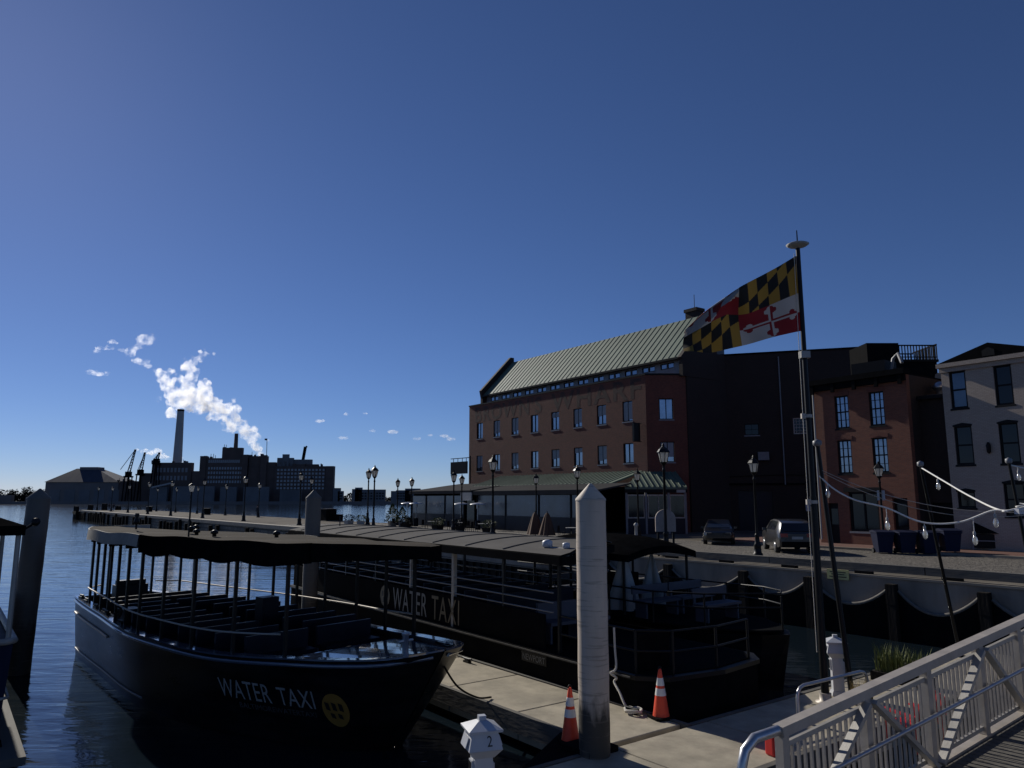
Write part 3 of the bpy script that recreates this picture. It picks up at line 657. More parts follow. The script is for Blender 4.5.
for word, a, c in [("BROWN'S", -26.1, -14.1), ('WHARF', -12.6, -.5)]:
    lettering(word, c-a, 1.75, M['wall_letter'], bw, (lambda a: lambda u, v: (a+u, -.004, 11.2+v))(a), 'wall_lettering', .02, 1.15)
# chimney stack, rooftop vent
b = MB(); b.box(-1.5, -.2, 7.2, 8.2, 16, 19.9); b.box(-1.6, -.1, 7.1, 8.3, 19.902, 20.2); st_ = b.build('chimney_stack', M['brick_dark_shade'], bw)
b = MB(); b.tube([(-.8, 7.7, 20.2), (-.8, 7.7, 21.6)], .03, 6); b.build('antenna', M['frame_d'], bw)
# hanging blade sign and roof sign board
t = thing('blade_sign', 'narrow black vertical sign hanging at the corner of the brick wharf building', 'sign', Q(-43.0, 46.6, G+7.5), RZQ)
b = MB(); b.box(-.1, .1, -1.0, -.25, 0, 1.5); b.build('board', M['black'], t)
b = MB(); b.tube([(0, 0, 1.53), (0, -1.05, 1.53)], .03, 6); b.tube([(0, 0, -.03), (0, -1.05, -.03)], .03, 6); b.build('bracket', M['frame_d'], t)
t = thing('roof_sign', 'grey rectangular sign board on a bracket at the far left end of the brick building', 'sign', Q(-70.3, 46.2, G+5.5), RZQ)
b = MB(); b.box(-1.7, 1.6, -.08, .08, 0, 1.35); b.build('board', M['grey_awn'], t)
b = MB()
for xx in (-1.2, -.3, .6, 1.4): b.tube([(xx, 0, 1.352), (xx, 0, 1.7)], .04, 6)
b.beam((-1.75, 0, 1.74), (2.2, 0, 1.74), .08, .08); b.beam((2.2, 0, -2.), (2.2, 0, 1.9), .1, .1); b.build('bracket', M['frame_d'], t)

# --- restaurant pavilion in front of the brick building
rp = thing('restaurant_pavilion', 'glazed restaurant pavilion with green roof strip and long grey awning before the brick building', 'restaurant', Q(-42.4, 46.6, G), RZQ)
b = MB(); b.prismx([(-.01, 4.9), (-.01, 5.05), (-3.7, 3.98), (-3.7, 3.85)], -20.5, -.6)
x = -20.4
while x < -.65: b.beam((x, -.02, 5.08), (x, -3.69, 4.01), .06, .06); x += .55
b.build('metal_roof', M['copper'], rp)
b = MB(); b.prismx([(-3.72, 3.84), (-3.62, 3.97), (-7.2, 3.42), (-7.2, 3.06), (-7.1, 3.04), (-7.1, 3.3)], -15.2, 1.6); b.build('awning', M['grey_awn'], rp)
b = MB(); b.prismx([(-.8, 4.35), (-2.4, 4.15), (-7.2, 3.5), (-7.2, 3.2), (-2.4, 3.85), (-.8, 4.1)], -27.2, -15.6); b.build('awning', M['grey_awn'], rp)
for xa, xb in [(-26.9, -24.2), (-24.0, -20.6), (-20.4, -17.2), (-14.8, -10.6), (-10.4, -6.), (-5.8, -2.), (-1.8, 1.)]:
    b = MB(); b.box(xa, xb, -6.9, -6.86, 1.25, 3.02); b.build('vinyl_curtain', M['vinyl'], rp)
for xa, xb in [(-27., -17.1), (-14.9, 1.1)]: b = MB(); b.box(xa, xb, -6.96, -6.8, 0, 1.24); b.build('base_panel', M['navy'], rp)
for xx in (-27., -24.1, -20.5, -17.1, -14.9, -10.5, -5.9, -1.9, 1.1): b = MB(); b.box(xx-.07, xx+.07, -6.97, -6.83, 0, 3.05); b.build('post', M['frame_d'], rp)
b = MB(); b.box(-27, 1, -1.2, -1.0, 0, 3.7); b.box(-27, -26.8, -6.7, -1.2, 0, 3.3); b.build('back_wall', M['blackm'], rp)
b = MB(); b.box(-16.6, -15.4, -6.9, -6.82, .1, 2.7); b.build('door_panel', M['pane_d'], rp)
t = thing('hanging_sign', 'small white sign hanging under the gap between the two grey awnings', 'sign', Q(-58.4, 39.2, G+2.55), RZQ)
b = MB(); b.box(-.9, .9, -.05, .05, 0, .75); b.build('board', M['offwhite'], t)
b = MB()
for xx in (-.7, .7): b.tube([(xx, 0, .75), (xx, 0, 1.1)], .02, 5)
b.build('hanger', M['frame_d'], t)
# entrance pavilion on the corner with hipped green canopy
ep = thing('entrance_canopy', 'hipped green metal canopy over the glazed corner entrance', 'entrance', Q(-42.4, 46.6, G), RZQ+ca)
FX0, FX1, FY, TX0 = -2.6, 2.35, -3.3, -.6
b = MB(); v = [(FX0, FY, 3.62), (FX1, FY, 3.62), (FX1, -.02, 4.95), (TX0, -.02, 4.95)]; v += [(x, y, z-.16) for x, y, z in v]
b.add(v, [(0, 1, 2, 3), (7, 6, 5, 4), (0, 4, 5, 1), (1, 5, 6, 2), (2, 6, 7, 3), (3, 7, 4, 0)])
for k in range(12):
    x = FX0+.1+k*(FX1-FX0-.15)/11; top = 1. if x > TX0 else (x-FX0)/(TX0-FX0)
    b.beam((x, FY+.01, 3.67), (x, FY+(-.02-FY)*top, 3.66+1.33*top), .05, .06)
b.build('roof', M['copper'], ep)
b = MB(); b.box(FX0, FX1, FY+.02, FY+.14, 3.2, 3.45); b.build('fascia', M['frame_d'], ep)
for x in (FX0+.15, -.9, .9, FX1-.12): b = MB(); b.box(x-.08, x+.08, FY+.15, FY+.31, 0, 3.45); b.build('post', M['frame_g'], ep)
for xa, xb in [(-2.3, -1.1), (-.7, .05), (.12, .78), (1.05, 2.1)]:
    b = MB(); b.box(xa, xb, FY+.22, FY+.25, 1.3, 2.95); p = b.build('window', M['pane_d'], ep)
    b = MB()
    for (x0_, x1_, z0_, z1_) in [(xa-.06, xb+.06, 2.952, 3.05), (xa-.06, xb+.06, 1.2, 1.298), (xa-.06, xa-.002, 1.3, 2.95), (xb+.002, xb+.06, 1.3, 2.95)]: b.box(x0_, x1_, FY+.18, FY+.28, z0_, z1_)
    b.build('frame', M['alu_m'], p)
b = MB(); b.box(FX0+.1, FX1-.1, FY+.2, FY+.28, 0, 1.19); b.build('base_panel', M['navy'], ep)
b = MB(); b.box(1.5, 2.2, FY-.02, FY+.018, 3.2, 3.42); b.build('sign_plate', M['offwhite'], ep)

# --- the tall dark building behind the flagpole
dv = Vector((19.1, -6.0, 0)); dvl = dv.length; rzd = math.atan2(-6.0, 19.1)
DBL = 15.4
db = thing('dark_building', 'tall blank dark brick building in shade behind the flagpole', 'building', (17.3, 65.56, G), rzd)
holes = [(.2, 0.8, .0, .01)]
b = MB(); wall(b, 0, DBL, 0, 15.35, [(2.4, 5.2, 0, 3.4), (7.2, 8.5, 8.2, 9.6), (9.5, 12.5, 0, 3.6), (3.2, 4.4, 8.2, 9.2)]); b.box(0, .35, .352, 16, 0, 15.35); b.box(DBL-.35, DBL, .352, 16, 0, 15.35); b.box(.35, DBL-.35, .352, 16, 14.9, 15.1); b.build('wall', M['brick_dark_shade'], db)
b = MB(); b.box(-.05, DBL+.05, -.06, .4, 15.352, 15.5); b.build('coping', M['blackm'], db)
make_window(db, 7.85, 8.2, 1.3, 1.4, 'pane_d', 'alu_m', 5, 5, y=.1, sill=False, fw=.1)
make_window(db, 3.8, 8.2, 1.2, 1.0, 'pane_d', 'frame_d', 2, 2, y=.1)
for a, c, h in [(2.4, 5.2, 3.4), (9.5, 12.5, 3.6)]:
    b = MB(); b.box(a, c, .2, .25, 0, h)
    for k in range(1, 8): b.box(a, c, .17, .199, h*k/8-.02, h*k/8+.02)
    b.build('roller_door', M['navy'], db)
b = MB(); b.box(0, DBL, -.12, -.002, 3.9, 4.05); b.build('ledge', M['blackm'], db)
t = thing('notice_board', 'small white notice on the dark wall left of the orange brick house', 'sign', (24.95, 62.95, G+1.7), rzd)
b = MB(); b.box(-.28, .28, -.04, .0, 0, .85); b.build('board', M['white'], t)
t = thing('water_tank', 'grey rooftop tank showing under the lower edge of the flag', 'roof tank', (19.6, 71.5, G+15.2))
b = MB(); b.lathe([(1.25, 0), (1.25, 2.2), (1.0, 2.5), (.2, 2.7)], (0, 0, .6), 16); b.build('tank', M['factory2'], t)
b = MB()
for k in range(4): b.beam((math.cos(k*1.57)*.9, math.sin(k*1.57)*.9, -3), (math.cos(k*1.57)*.9, math.sin(k*1.57)*.9, .6), .15, .15)
b.build('leg', M['frame_d'], t)

for x, z0_, z1_ in [(1.2, 0, 12.5), (6.3, 3.9, 15.), (9., 0, 9.)]:
    b = MB(); b.tube([(x, -.09, z0_), (x, -.09, z1_)], .06, 6); b.build('wall_pipe', M['frame_g'], db)
b = MB(); b.box(4.2, 5.1, -.5, -.002, 6.0, 6.7); b.build('air_unit', M['frame_g'], db)
b = MB(); b.tube([(1.3, -.06, 4.6), (6.2, -.06, 4.75), (12.2, -.06, 4.6)], .03, 5); b.build('cable', M['frame_d'], db)
# --- orange brick row house
rh = thing('brick_row_house', 'three storey orange red brick row house with black cornice', 'house', Q(-24.9, 42.5, G), RZQ + R(-3.2))
HW = 5.85; HH = 9.6
rw = [(1.9, 6.87, .9, 1.95), (4.07, 6.87, .9, 1.95), (1.9, 4.19, .9, 1.97), (4.07, 4.19, .9, 1.97)]
holes = [(x-w_/2, x+w_/2, z, z+h) for x, z, w_, h in rw] + [(.55, 1.25, .12, 2.45), (1.95, 3.75, .85, 3.1), (4.55, 5.4, .12, 2.75)]
b = MB(); wall(b, 0, HW, 0, HH, holes); b.box(0, .3, .352, 11, 0, HH); b.build('wall', M['brick_house'], rh)
b = MB(); b.box(HW-.3, HW-.004, .352, 11, 0, HH); b.build('side_wall', M['brick_dark_shade'], rh)
hw = make_window(rh, 1.9, 6.87, .9, 1.95, 'pane', 'frame_d', 3, 4, y=.1, split=True, fw=.08, sillm='frame_d')
copy_window(hw, (4.07, 0, 6.87)); hw2 = make_window(rh, 1.9, 4.19, .9, 1.97, 'pane', 'frame_d', 3, 4, y=.1, split=True, fw=.08, sillm='frame_d'); copy_window(hw2, (4.07, 0, 4.19))
for x, z, w_, h in rw:
    b = MB(); b.prismy([(x-w_/2-.06, z+h-.02), (x-w_/2-.1, z+h+.22), (x, z+h+.34), (x+w_/2+.1, z+h+.22), (x+w_/2+.06, z+h-.02), (x, z+h+.1)], -.02, .02); b.build('lintel', M['brick'], rh)
make_window(rh, 2.85, .85, 1.8, 2.25, 'pane_d', 'frame_d', 2, 1, y=.12, fw=.12)
for xd, wd, hd in [(.9, .7, 2.33), (4.975, .85, 2.63)]:
    b = MB(); b.box(xd-wd/2, xd+wd/2, .2, .25, .12, .12+hd); d_ = b.build('door', M['frame_d'], rh)
    b = MB(); b.box(xd-wd*.3, xd+wd*.3, .185, .199, 1.2, hd-.2); b.build('pane', M['pane_d'], d_)
    b = MB(); b.lathe([(.03, 0), (.035, .03)], (xd+wd*.4, .17, 1.05), 8); b.build('handle', M['steel'], d_)
b = MB(); b.box(-.1, HW+.1, -.38, .3, HH+.002, HH+.32); b.box(-.02, HW+.02, -.22, -.002, HH-.35, HH)
for k in range(5): x = .1+k*(HW-.4)/4; b.box(x, x+.2, -.34, -.222, HH-.55, HH-.02)
b.build('cornice', M['blackm'], rh)
b = MB(); b.box(.05, HW-.05, .302, 11, HH-.1, HH+.1); b.build('roof', M['blackm'], rh)
b = MB(); b.tube([(.12, -.1, .3), (.12, -.1, HH-.4)], .055, 8); b.build('downpipe', M['offwhite'], rh)
b = MB(); b.box(1.7, 3.95, -.06, -.002, 3.1, 3.35); b.build('shop_fascia', M['frame_d'], rh)
# things on its roof
t = thing('roof_plant', 'boxy grey air handling unit with pale duct on the row house roof', 'roof plant', Q(-22.6, 45.8, G+HH+.1), RZQ)
b = MB(); b.box(-1.1, 1.0, -.6, .9, .15, 1.45); b.build('casing', M['frame_d'], t)
b = MB(); b.tube([(1.1, -.2, .4), (1.35, -.2, 1.5), (1.7, -.3, 1.75), (2.0, -.5, 1.1)], .1, 8); b.build('duct', M['frame_g'], t)
b = MB()
for x in (-1, .9): b.box(x-.06, x+.06, -.6, .9, 0, .149)
b.build('skid', M['frame_d'], t)
t = thing('roof_deck', 'railed timber roof deck standing behind the orange brick house', 'roof deck', (27.75, 50.2, 14.05), 0)
b = MB(); b.box(-3.5, -1.32, -.6, 2, -2.6, 1.3); b.build('stair_house', M['blackm'], t)
b = MB(); b.box(-1.3, 1.25, -.5, 2.4, -2.6, -.002); b.build('support', M['blackm'], t)
b = MB(); b.box(-1.35, 1.35, -.6, 2.5, 0, .16); b.build('floor', M['timber'], t)
b = MB()
for y in (-.55, 2.45):
    b.box(-1.3, 1.3, y-.04, y+.04, 1.1, 1.18); b.box(-1.3, 1.3, y-.03, y+.03, .3, .36); x = -1.28
    while x < 1.3: b.box(x-.03, x+.03, y-.02, y+.02, .16, 1.1); x += .2
b.box(1.26, 1.34, -.55, 2.45, 1.182, 1.25); y = -.5
while y < 2.4: b.box(1.27, 1.33, y-.03, y+.03, .16, 1.18); y += .2
b.build('railing', M['timber'], t)

# --- recessed dark building between the two houses
gb = thing('recessed_building', 'narrow dark recessed building in the gap between the two houses', 'building', Q(-19.1, 43.4, G), RZQ)
b = MB(); wall(b, .1, 1.55, 0, 8.2, [(.3, 1.4, .2, 2.5)]); b.build('wall', M['brick_dark_shade'], gb)
b = MB(); b.box(.3, 1.4, .2, .24, .2, 2.5); b.build('door', M['frame_d'], gb)
b = MB(); b.box(.1, 1.55, -.3, 4, 8.202, 8.4); b.build('roof', M['frame_d'], gb)
b = MB(); b.prismy([(-.9, 8.4), (2.6, 8.4), (2.6, 10.6), (1.9, 11.2), (-.6, 10.2)], 4.1, 4.4); b.build('rear_gable', M['factory2'], gb)
t = thing('roof_fan', 'pale mushroom exhaust fan on the low roof between the houses', 'roof fan', Q(-18.3, 44.6, G+8.4), RZQ)
b = MB(); b.lathe([(.2, 0), (.2, .35), (.42, .5), (.42, .62), (.2, .85), (.05, .9)], (0, 0, 0), 12); b.build('cowl', M['steel'], t)
b = MB(); b.box(-.6, .5, -.35, -.2, .0, .16); b.build('pipe_run', M['offwhite'], t)

# --- white painted house
wh = thing('white_house', 'white painted brick house with dark sash windows and a dark pediment', 'house', Q(-17.5, 42.9, G), RZQ + R(-3.6))
WH = 9.75
ww_ = [(.82, 7.5, .84, 2.0), (3.02, 7.45, .84, 2.05), (.85, 4.5, .9, 2.05), (3.02, 4.48, .9, 2.05), (.72, 2.25, .88, .85), (3.0, 1.85, .95, 1.65), (5.2, 7.45, .84, 2.05), (5.2, 4.48, .9, 2.05)]
b = MB(); wall(b, 0, 6.4, 0, WH, [(x-w_/2, x+w_/2, z, z+h) for x, z, w_, h in ww_]); b.box(0, .35, .352, 10, 0, WH); b.box(6.05, 6.4, .352, 10, 0, WH)
b.build('wall', M['brick_white'], wh)
for i, (x, z, w_, h) in enumerate(ww_):
    make_window(wh, x, z, w_, h, 'pane_m' if i == 0 else 'pane_d', 'frame_d', 1, 2 if h > 1 else 1, y=.1, fw=.09, sillm='frame_d', split=True)
    b = MB(); b.prismy([(x-w_/2-.04, z+h-.03), (x-w_/2-.04, z+h+.06), (x, z+h+.16), (x+w_/2+.04, z+h+.06), (x+w_/2+.04, z+h-.03)], -.015, .07); b.build('lintel', M['frame_d'], wh)
b = MB(); b.box(-.12, 6.52, -.25, .3, WH+.002, WH+.22); b.box(-.05, 6.45, -.1, -.002, WH-.25, WH); b.build('cornice', M['brick_white'], wh)
b = MB(); b.prismy([(-.1, WH+.222), (5.3, WH+.222), (2.55, WH+1.0)], -.2, 10); b.build('roof', M['blackm'], wh)
b = MB(); b.prismy([(2.25, WH+.3), (2.85, WH+.3), (2.85, WH+.6), (2.55, WH+.75), (2.25, WH+.6)], -.23, -.201); b.build('pediment_vent', M['frame_d'], wh)
b = MB(); b.box(4.6, 5.2, 1.5, 2.1, WH+.3, WH+1.6); b.build('chimney', M['brick_white'], wh)
t = thing('wall_sconce', 'small black lamp on the white house wall between its windows', 'wall lamp', Q(-15.45, 42.86, G+5.0), RZQ)
b = MB(); b.lathe([(.02, 0), (.1, .1), (.12, .45), (.04, .6)], (0, -.16, 0), 8); b.build('lantern', M['frame_d'], t)
b = MB(); b.box(-.05, .05, -.1, .04, .2, .3); b.build('bracket', M['frame_d'], t)

# ------------------------------------------------------------------ street lamps
def lamp_proto():
    t = thing('street_lamp', 'x', 'street lamp', (0, 0, -50), 0, 'lantern street lamps along the waterfront')
    b = MB(); b.lathe([(.24, 0), (.24, .12), (.19, .16), (.17, .45), (.2, .5), (.13, .62), (.1, .95), (.13, 1.0), (.075, 1.08)], (0, 0, 0), 12); b.build('base', M['black'], t)
    b = MB(); b.lathe([(.07, 1.08), (.055, 3.7), (.085, 3.74), (.06, 3.8), (.05, 3.95), (.12, 4.02), (.16, 4.1)], (0, 0, 0), 10); b.build('pole', M['black'], t)
    b = MB(); b.lathe([(.15, 4.101), (.245, 4.52)], (0, 0, 0), 6, False); g = b.build('lantern', M['lantern'], t)
    b = MB()
    for k in range(6):
        a = k*math.pi/3; b.beam((.155*math.cos(a), .155*math.sin(a), 4.1), (.252*math.cos(a), .252*math.sin(a), 4.53), .025, .025)
    b.build('frame', M['black'], g)
    b = MB(); b.lathe([(.29, 4.521), (.29, 4.55), (.2, 4.68), (.08, 4.78), (.05, 4.82), (.06, 4.86), (.01, 4.95)], (0, 0, 0), 6, False); b.build('lantern_cap', M['black'], t)
    return t
lp = lamp_proto(); lpt = tree_of(lp)
lamps = [  # px, top row, w, label
    (99, 486, 30, 'farthest lamp of the near pier row, at the pier end'), (113, 486, 30, 'second lamp from the pier end, near row'),
    (130, 483.6, 30, 'third lamp from the pier end, in front of the far cranes'), (150, 481, 30, 'fourth lamp from the pier end, before the boiler house'),
    (173, 480, 30, 'near row pier lamp just left of the tall chimney'), (205, 477.6, 30, 'near row pier lamp below the refinery left tower'),
    (246, 475, 30, 'tall near row pier lamp under the root of the smoke plume'), (301.5, 471, 30, 'tallest pier lamp, before the right part of the warehouse'),
    (158, 487, 38, 'small water side pier lamp left of the tall chimney'), (177, 487, 38, 'small water side pier lamp under the tall chimney'),
    (198.6, 486, 38, 'small water side pier lamp left of the refinery tower'), (227, 483.6, 38, 'small water side pier lamp below the refinery stack'),
    (260, 482, 38, 'small water side pier lamp beside the dark pier figure'), (312, 476, 38, 'water side pier lamp directly above the short grey pile'),
    (375, 465, 28, 'taller and right hand lamp of the close pair left of the awning'), (369, 468, 36, 'smaller lamp half hidden behind its taller neighbour'),
    (398, 478, 38, 'small lamp left of the awning among shrubs'), (412, 477, 38, 'small lamp at the left end of the grey awning'),
    (454, 470, 32, 'lamp in front of the grey sign board'), (462, 474, 38, 'lamp close behind the one under the grey sign board'),
    (493, 455, 28, 'tall lamp before the left windows of the brick building'), (536, 473, 38, 'short lamp between the two brown covers and the awning'),
    (577, 465, 36, 'lamp rising behind the big white pile'), (637, 468, 38, 'short lamp in front of the corner entrance'),
    (663, 443, 27.6, 'tall quay edge lamp beside the arched board'), (753, 455, 31.4, 'lamp standing beside the parked grey car'), (878, 461, 38.6, 'lamp with a white plate before the orange brick house')]
def planeW(px, py, ww):
    dx = (px-512)/F; dy = (384-py)/F; y = CP-dy*SP; z = SP+dy*CP
    k = ww/(dx*UY + y*UX); return -(-(dx*UX) + y*UY)*k, EYE + z*k
for i, (px, py, ww, lb) in enumerate(lamps):
    q, z = planeW(px, py, ww); gz = ST + (.11 if ww == 38.6 else 0); s = (z-gz)/4.95
    lab = 'black street lamp, ' + lb
    r = dup(lp, Q(q, ww, gz), RZQ + i*.37, lab, lpt, s)
    if ww == 38.6:
        b = MB(); b.box(-.2, .2, -.1, -.07, 2.75, 3.3); b.build('sign_plate', M['white'], r)
for c, sub in lpt:
    for d, _ in sub: bpy.data.objects.remove(d)
    bpy.data.objects.remove(c)
bpy.data.objects.remove(lp)

# ------------------------------------------------------------------ vehicles
def car(label, loc, rz, paint, suv=True):
    t = thing('parked_car', label, 'car', loc, rz)
    # stations: x, half width, sill z, belt z, roof z, roof half width
    if suv: st = [(2.32, .72, .42, .78, .80, .70), (2.2, .86, .3, .9, .95, .8), (1.25, .92, .28, 1.02, 1.08, .84), (.55, .93, .28, 1.06, 1.58, .68), (-.3, .93, .28, 1.08, 1.67, .68), (-1.5, .93, .28, 1.1, 1.64, .68), (-2.02, .91, .3, 1.1, 1.5, .66), (-2.27, .86, .4, 1.02, 1.06, .8), (-2.34, .8, .5, .95, .97, .75)]
    else: st = [(2.35, .7, .4, .68, .7, .66), (2.2, .85, .28, .78, .82, .78), (1.15, .9, .26, .9, .95, .8), (.35, .91, .26, .93, 1.4, .62), (-.4, .91, .26, .94, 1.46, .62), (-1.1, .91, .26, .95, 1.4, .61), (-1.85, .9, .28, .96, 1.02, .74), (-2.25, .84, .38, .94, .97, .76), (-2.34, .76, .48, .8, .83, .7)]
    b = MB(); n = 8; vs = []
    for x, hw, zs, zb, zr, rw_ in st:
        vs += [(x, -hw*.96, zs), (x, -hw, (zs+zb)/2), (x, -hw*.97, zb), (x, -rw_, zr), (x, rw_, zr), (x, hw*.97, zb), (x, hw, (zs+zb)/2), (x, hw*.96, zs)]
    fs = [(i*n+a, i*n+(a+1) % n, (i+1)*n+(a+1) % n, (i+1)*n+a) for i in range(len(st)-1) for a in range(n)]
    b.add(vs, fs, True); b.add(vs[:n], [tuple(range(n))]); b.add(vs[-n:], [tuple(range(n))])
    body = b.build('body', paint, t)
    md = body.modifiers.new('bevel', 'BEVEL'); md.width = .04; md.segments = 2; md.limit_method = 'ANGLE'
    g = MB()
    def inset(i, j, s):     # side glass between stations i and j
        A = st[i]; B = st[j]; y = lambda S, u: s*((S[1]*.97)*(1-u)+S[5]*u+.012); z = lambda S, u: S[3]*(1-u)+S[4]*u
        g.add([(A[0], y(A, .1), z(A, .1)), (B[0], y(B, .1), z(B, .1)), (B[0], y(B, .86), z(B, .86)), (A[0], y(A, .86), z(A, .86))], [(0, 1, 2, 3)])
    for s in (-1, 1): inset(3, 4, s); inset(4, 5, s)
    g.build('side_glass', M['carglass'], t, fix=False)
    g = MB(); A, B = st[2], st[3]; o = .014
    g.add([(A[0]+o, -A[5]*.88, A[4]+o+.02), (A[0]+o, A[5]*.88, A[4]+o+.02), (B[0]+o, B[5]*.9, B[4]-.04), (B[0]+o, -B[5]*.9, B[4]-.04)], [(0, 1, 2, 3)]); g.build('windscreen', M['carglass'], t, fix=False)
    g = MB(); A, B = st[6], st[5] if not suv else st[7]
    if suv: A, B = st[6], st[7]; hi, lo = A, B
    else: hi, lo = st[5], st[6]
    g.add([(lo[0]-.01, -lo[5]*.86, lo[4]+.06), (lo[0]-.01, lo[5]*.86, lo[4]+.06), (hi[0]-.03, hi[5]*.92, hi[4]-.03), (hi[0]-.03, -hi[5]*.92, hi[4]-.03)], [(3, 2, 1, 0)]); g.build('rear_window', M['carglass'], t, fix=False)
    for x in (1.42, -1.38):
        for s in (-1, 1):
            g = MB(); g.m = Matrix.Translation((x, s*.8, .34)) @ Matrix.Rotation(R(90), 4, 'X')
            g.lathe([(.2, -.12), (.32, -.12), (.345, -.07), (.345, .07), (.32, .12), (.2, .12)], (0, 0, 0), 20); wl = g.build('wheel', M['tyre'], t)
            g = MB(); g.m = Matrix.Translation((x, s*.8, .34)) @ Matrix.Rotation(R(90), 4, 'X'); g.lathe([(.06, -.125), (.195, -.125), (.195, .125), (.06, .125)], (0, 0, 0), 14); g.build('rim', M['steel'], wl)
    for s in (-1, 1):
        zb = st[7][3]; g = MB(); g.box(-2.345, -2.22, s*.62-.17, s*.62+.17, zb-.2, zb-.02); g.build('tail_lamp', M['tail'], t)
        g = MB(); g.box(2.2, 2.34, s*.55-.16, s*.55+.16, st[1][3]-.2, st[1][3]-.06); g.build('headlight', M['lantern'], t)
        g = MB(); g.box(.75, .95, s*.98-.09, s*.98+.09, st[3][3]-.02, st[3][3]+.12); g.build('mirror', paint, t)
    g = MB(); g.box(-2.42, -2.3, -.78, .78, .36, .6); g.build('bumper', M['blackm'], t)
    g = MB(); g.box(-2.365, -2.335, -.26, .26, .72, .85); g.build('number_plate', M['offwhite'], t)
    return t
car('grey hatchback style SUV parked on the cobbles by the lamp', (14.5, 39.8, ST), R(90-8), M['carp'])
car('dark saloon car parked in deep shade by the dark building', (12.9, 47.0, ST), R(-90-16), M['carp2'], False)

# ------------------------------------------------------------------ bins, cart, bollard, arched board, quay boxes
bl = ['first dark blue wheeled bin from the left, in front of the orange brick house', 'second dark blue wheeled bin from the left in the row', 'third dark blue wheeled bin from the left in the row', 'rightmost dark blue wheeled bin, beside the hooded cart']
for i, (q, ww) in enumerate([(-18.9, 37.9), (-18.1, 38.5), (-17.3, 39.1), (-16.5, 39.7)]):
    z = ST + (.11 if ww > 39.4 else .004)
    t = thing('wheeled_bin', bl[i], 'bin', Q(q, ww, z), RZQ + R(48+4*(i % 3)), 'dark blue wheeled bins in a row')
    b = MB(); v = [(-.32, -.3, .05), (.32, -.3, .05), (.32, .3, .05), (-.32, .3, .05), (-.42, -.42, 1.02), (.42, -.42, 1.02), (.42, .4, 1.02), (-.42, .4, 1.02)]
    b.add(v, [(3, 2, 1, 0), (0, 1, 5, 4), (1, 2, 6, 5), (2, 3, 7, 6), (3, 0, 4, 7), (4, 5, 6, 7)]); b.box(-.44, .44, -.45, -.405, .93, 1.0); b.build('body', M['bin'], t)
    b = MB(); b.prismx([(-.46, 1.022), (.44, 1.022), (.44, 1.1), (.1, 1.16), (-.46, 1.07)], -.45, .45); b.build('lid', M['bin'], t)
    b = MB(); b.tube([(-.38, .47, .98), (.38, .47, .98)], .025, 6); b.build('handle', M['black'], t)
    for s in (-1, 1):
        b = MB(); b.m = Matrix.Translation((s*.36, .3, .13)) @ Matrix.Rotation(R(90), 4, 'Y'); b.lathe([(.13, -.04), (.13, .04)], (0, 0, 0), 12); b.build('wheel', M['tyre'], t)
t = thing('hooded_cart', 'dark low cart with a sloping hood in front of the white house', 'cart', (24.75, 38.7, ST+.11), R(-30))
b = MB(); b.box(-.95, .95, -.4, .4, .12, .8); b.build('body', M['frame_d'], t)
b = MB(); b.prismx([(-.5, .85), (.45, .85), (.45, 1.5), (.1, 1.5)], -.9, .9); b.build('hood', M['blackm'], t)
b = MB()
for x in (-.98, .98):
    b.box(x-.03, x+.03, -.42, -.36, 0, .85); b.box(x-.03, x+.03, .36, .42, 0, 1.5)
b.box(-.95, .95, -.44, -.41, .45, .5); b.build('frame', M['frame_g'], t)
t = thing('bollard', 'slim white bollard in front of the corner entrance', 'bollard', Q(-33.9, 36, ST+.004), RZQ)
b = MB(); b.lathe([(.14, 0), (.14, .1), (.1, .14), (.1, .95), (.15, .98), (.15, 1.08), (.04, 1.18)], (0, 0, 0), 12); b.build('post', M['offwhite'], t)
t = thing('arched_board', 'arch topped pale board on posts at the quay edge above the launch canopy', 'sign board', Q(-24.35, 27.9, ST), RZQ + R(48))
b = MB(); arc = [(-.48, 1.15), (.48, 1.15)] + [(.48*math.cos(a*math.pi/16), 1.75+.46*math.sin(a*math.pi/16)) for a in range(17)]
b.prismy(arc, -.09, .09); b.build('board', mat('arched_board_paint', (.33, .27, .24), .6), t)
b = MB()
for x in (-.36, .36): b.box(x-.05, x+.05, -.05, .05, 0, 1.148)
b.build('post', M['frame_d'], t)
for i, (q, ww, s, lb) in enumerate([(-88.1, 38.5, 1.35, 'large dark utility box on the pier right of the short grey pile'), (-86.6, 39.2, .75, 'small dark utility box beside the larger one on the pier'), (-136, 37, 1.0, 'dark low utility box far out on the pier beneath the chimney'), (-176, 36, 1.0, 'tiny dark utility box near the far end of the pier')]):
    t = thing('utility_box', lb, 'utility box', Q(q, ww, ST), RZQ)
    b = MB(); b.box(-.75*s, .75*s, -.5*s, .5*s, .06, 1.05*s); b.build('cabinet', M['blackm'], t)
    b = MB(); b.box(-.8*s, .8*s, -.55*s, .55*s, 1.05*s+.002, 1.12*s); b.build('lid', M['frame_d'], t)
    b = MB(); b.box(-.8*s, .8*s, -.55*s, .55*s, 0, .058); b.build('plinth', M['concrete'], t)

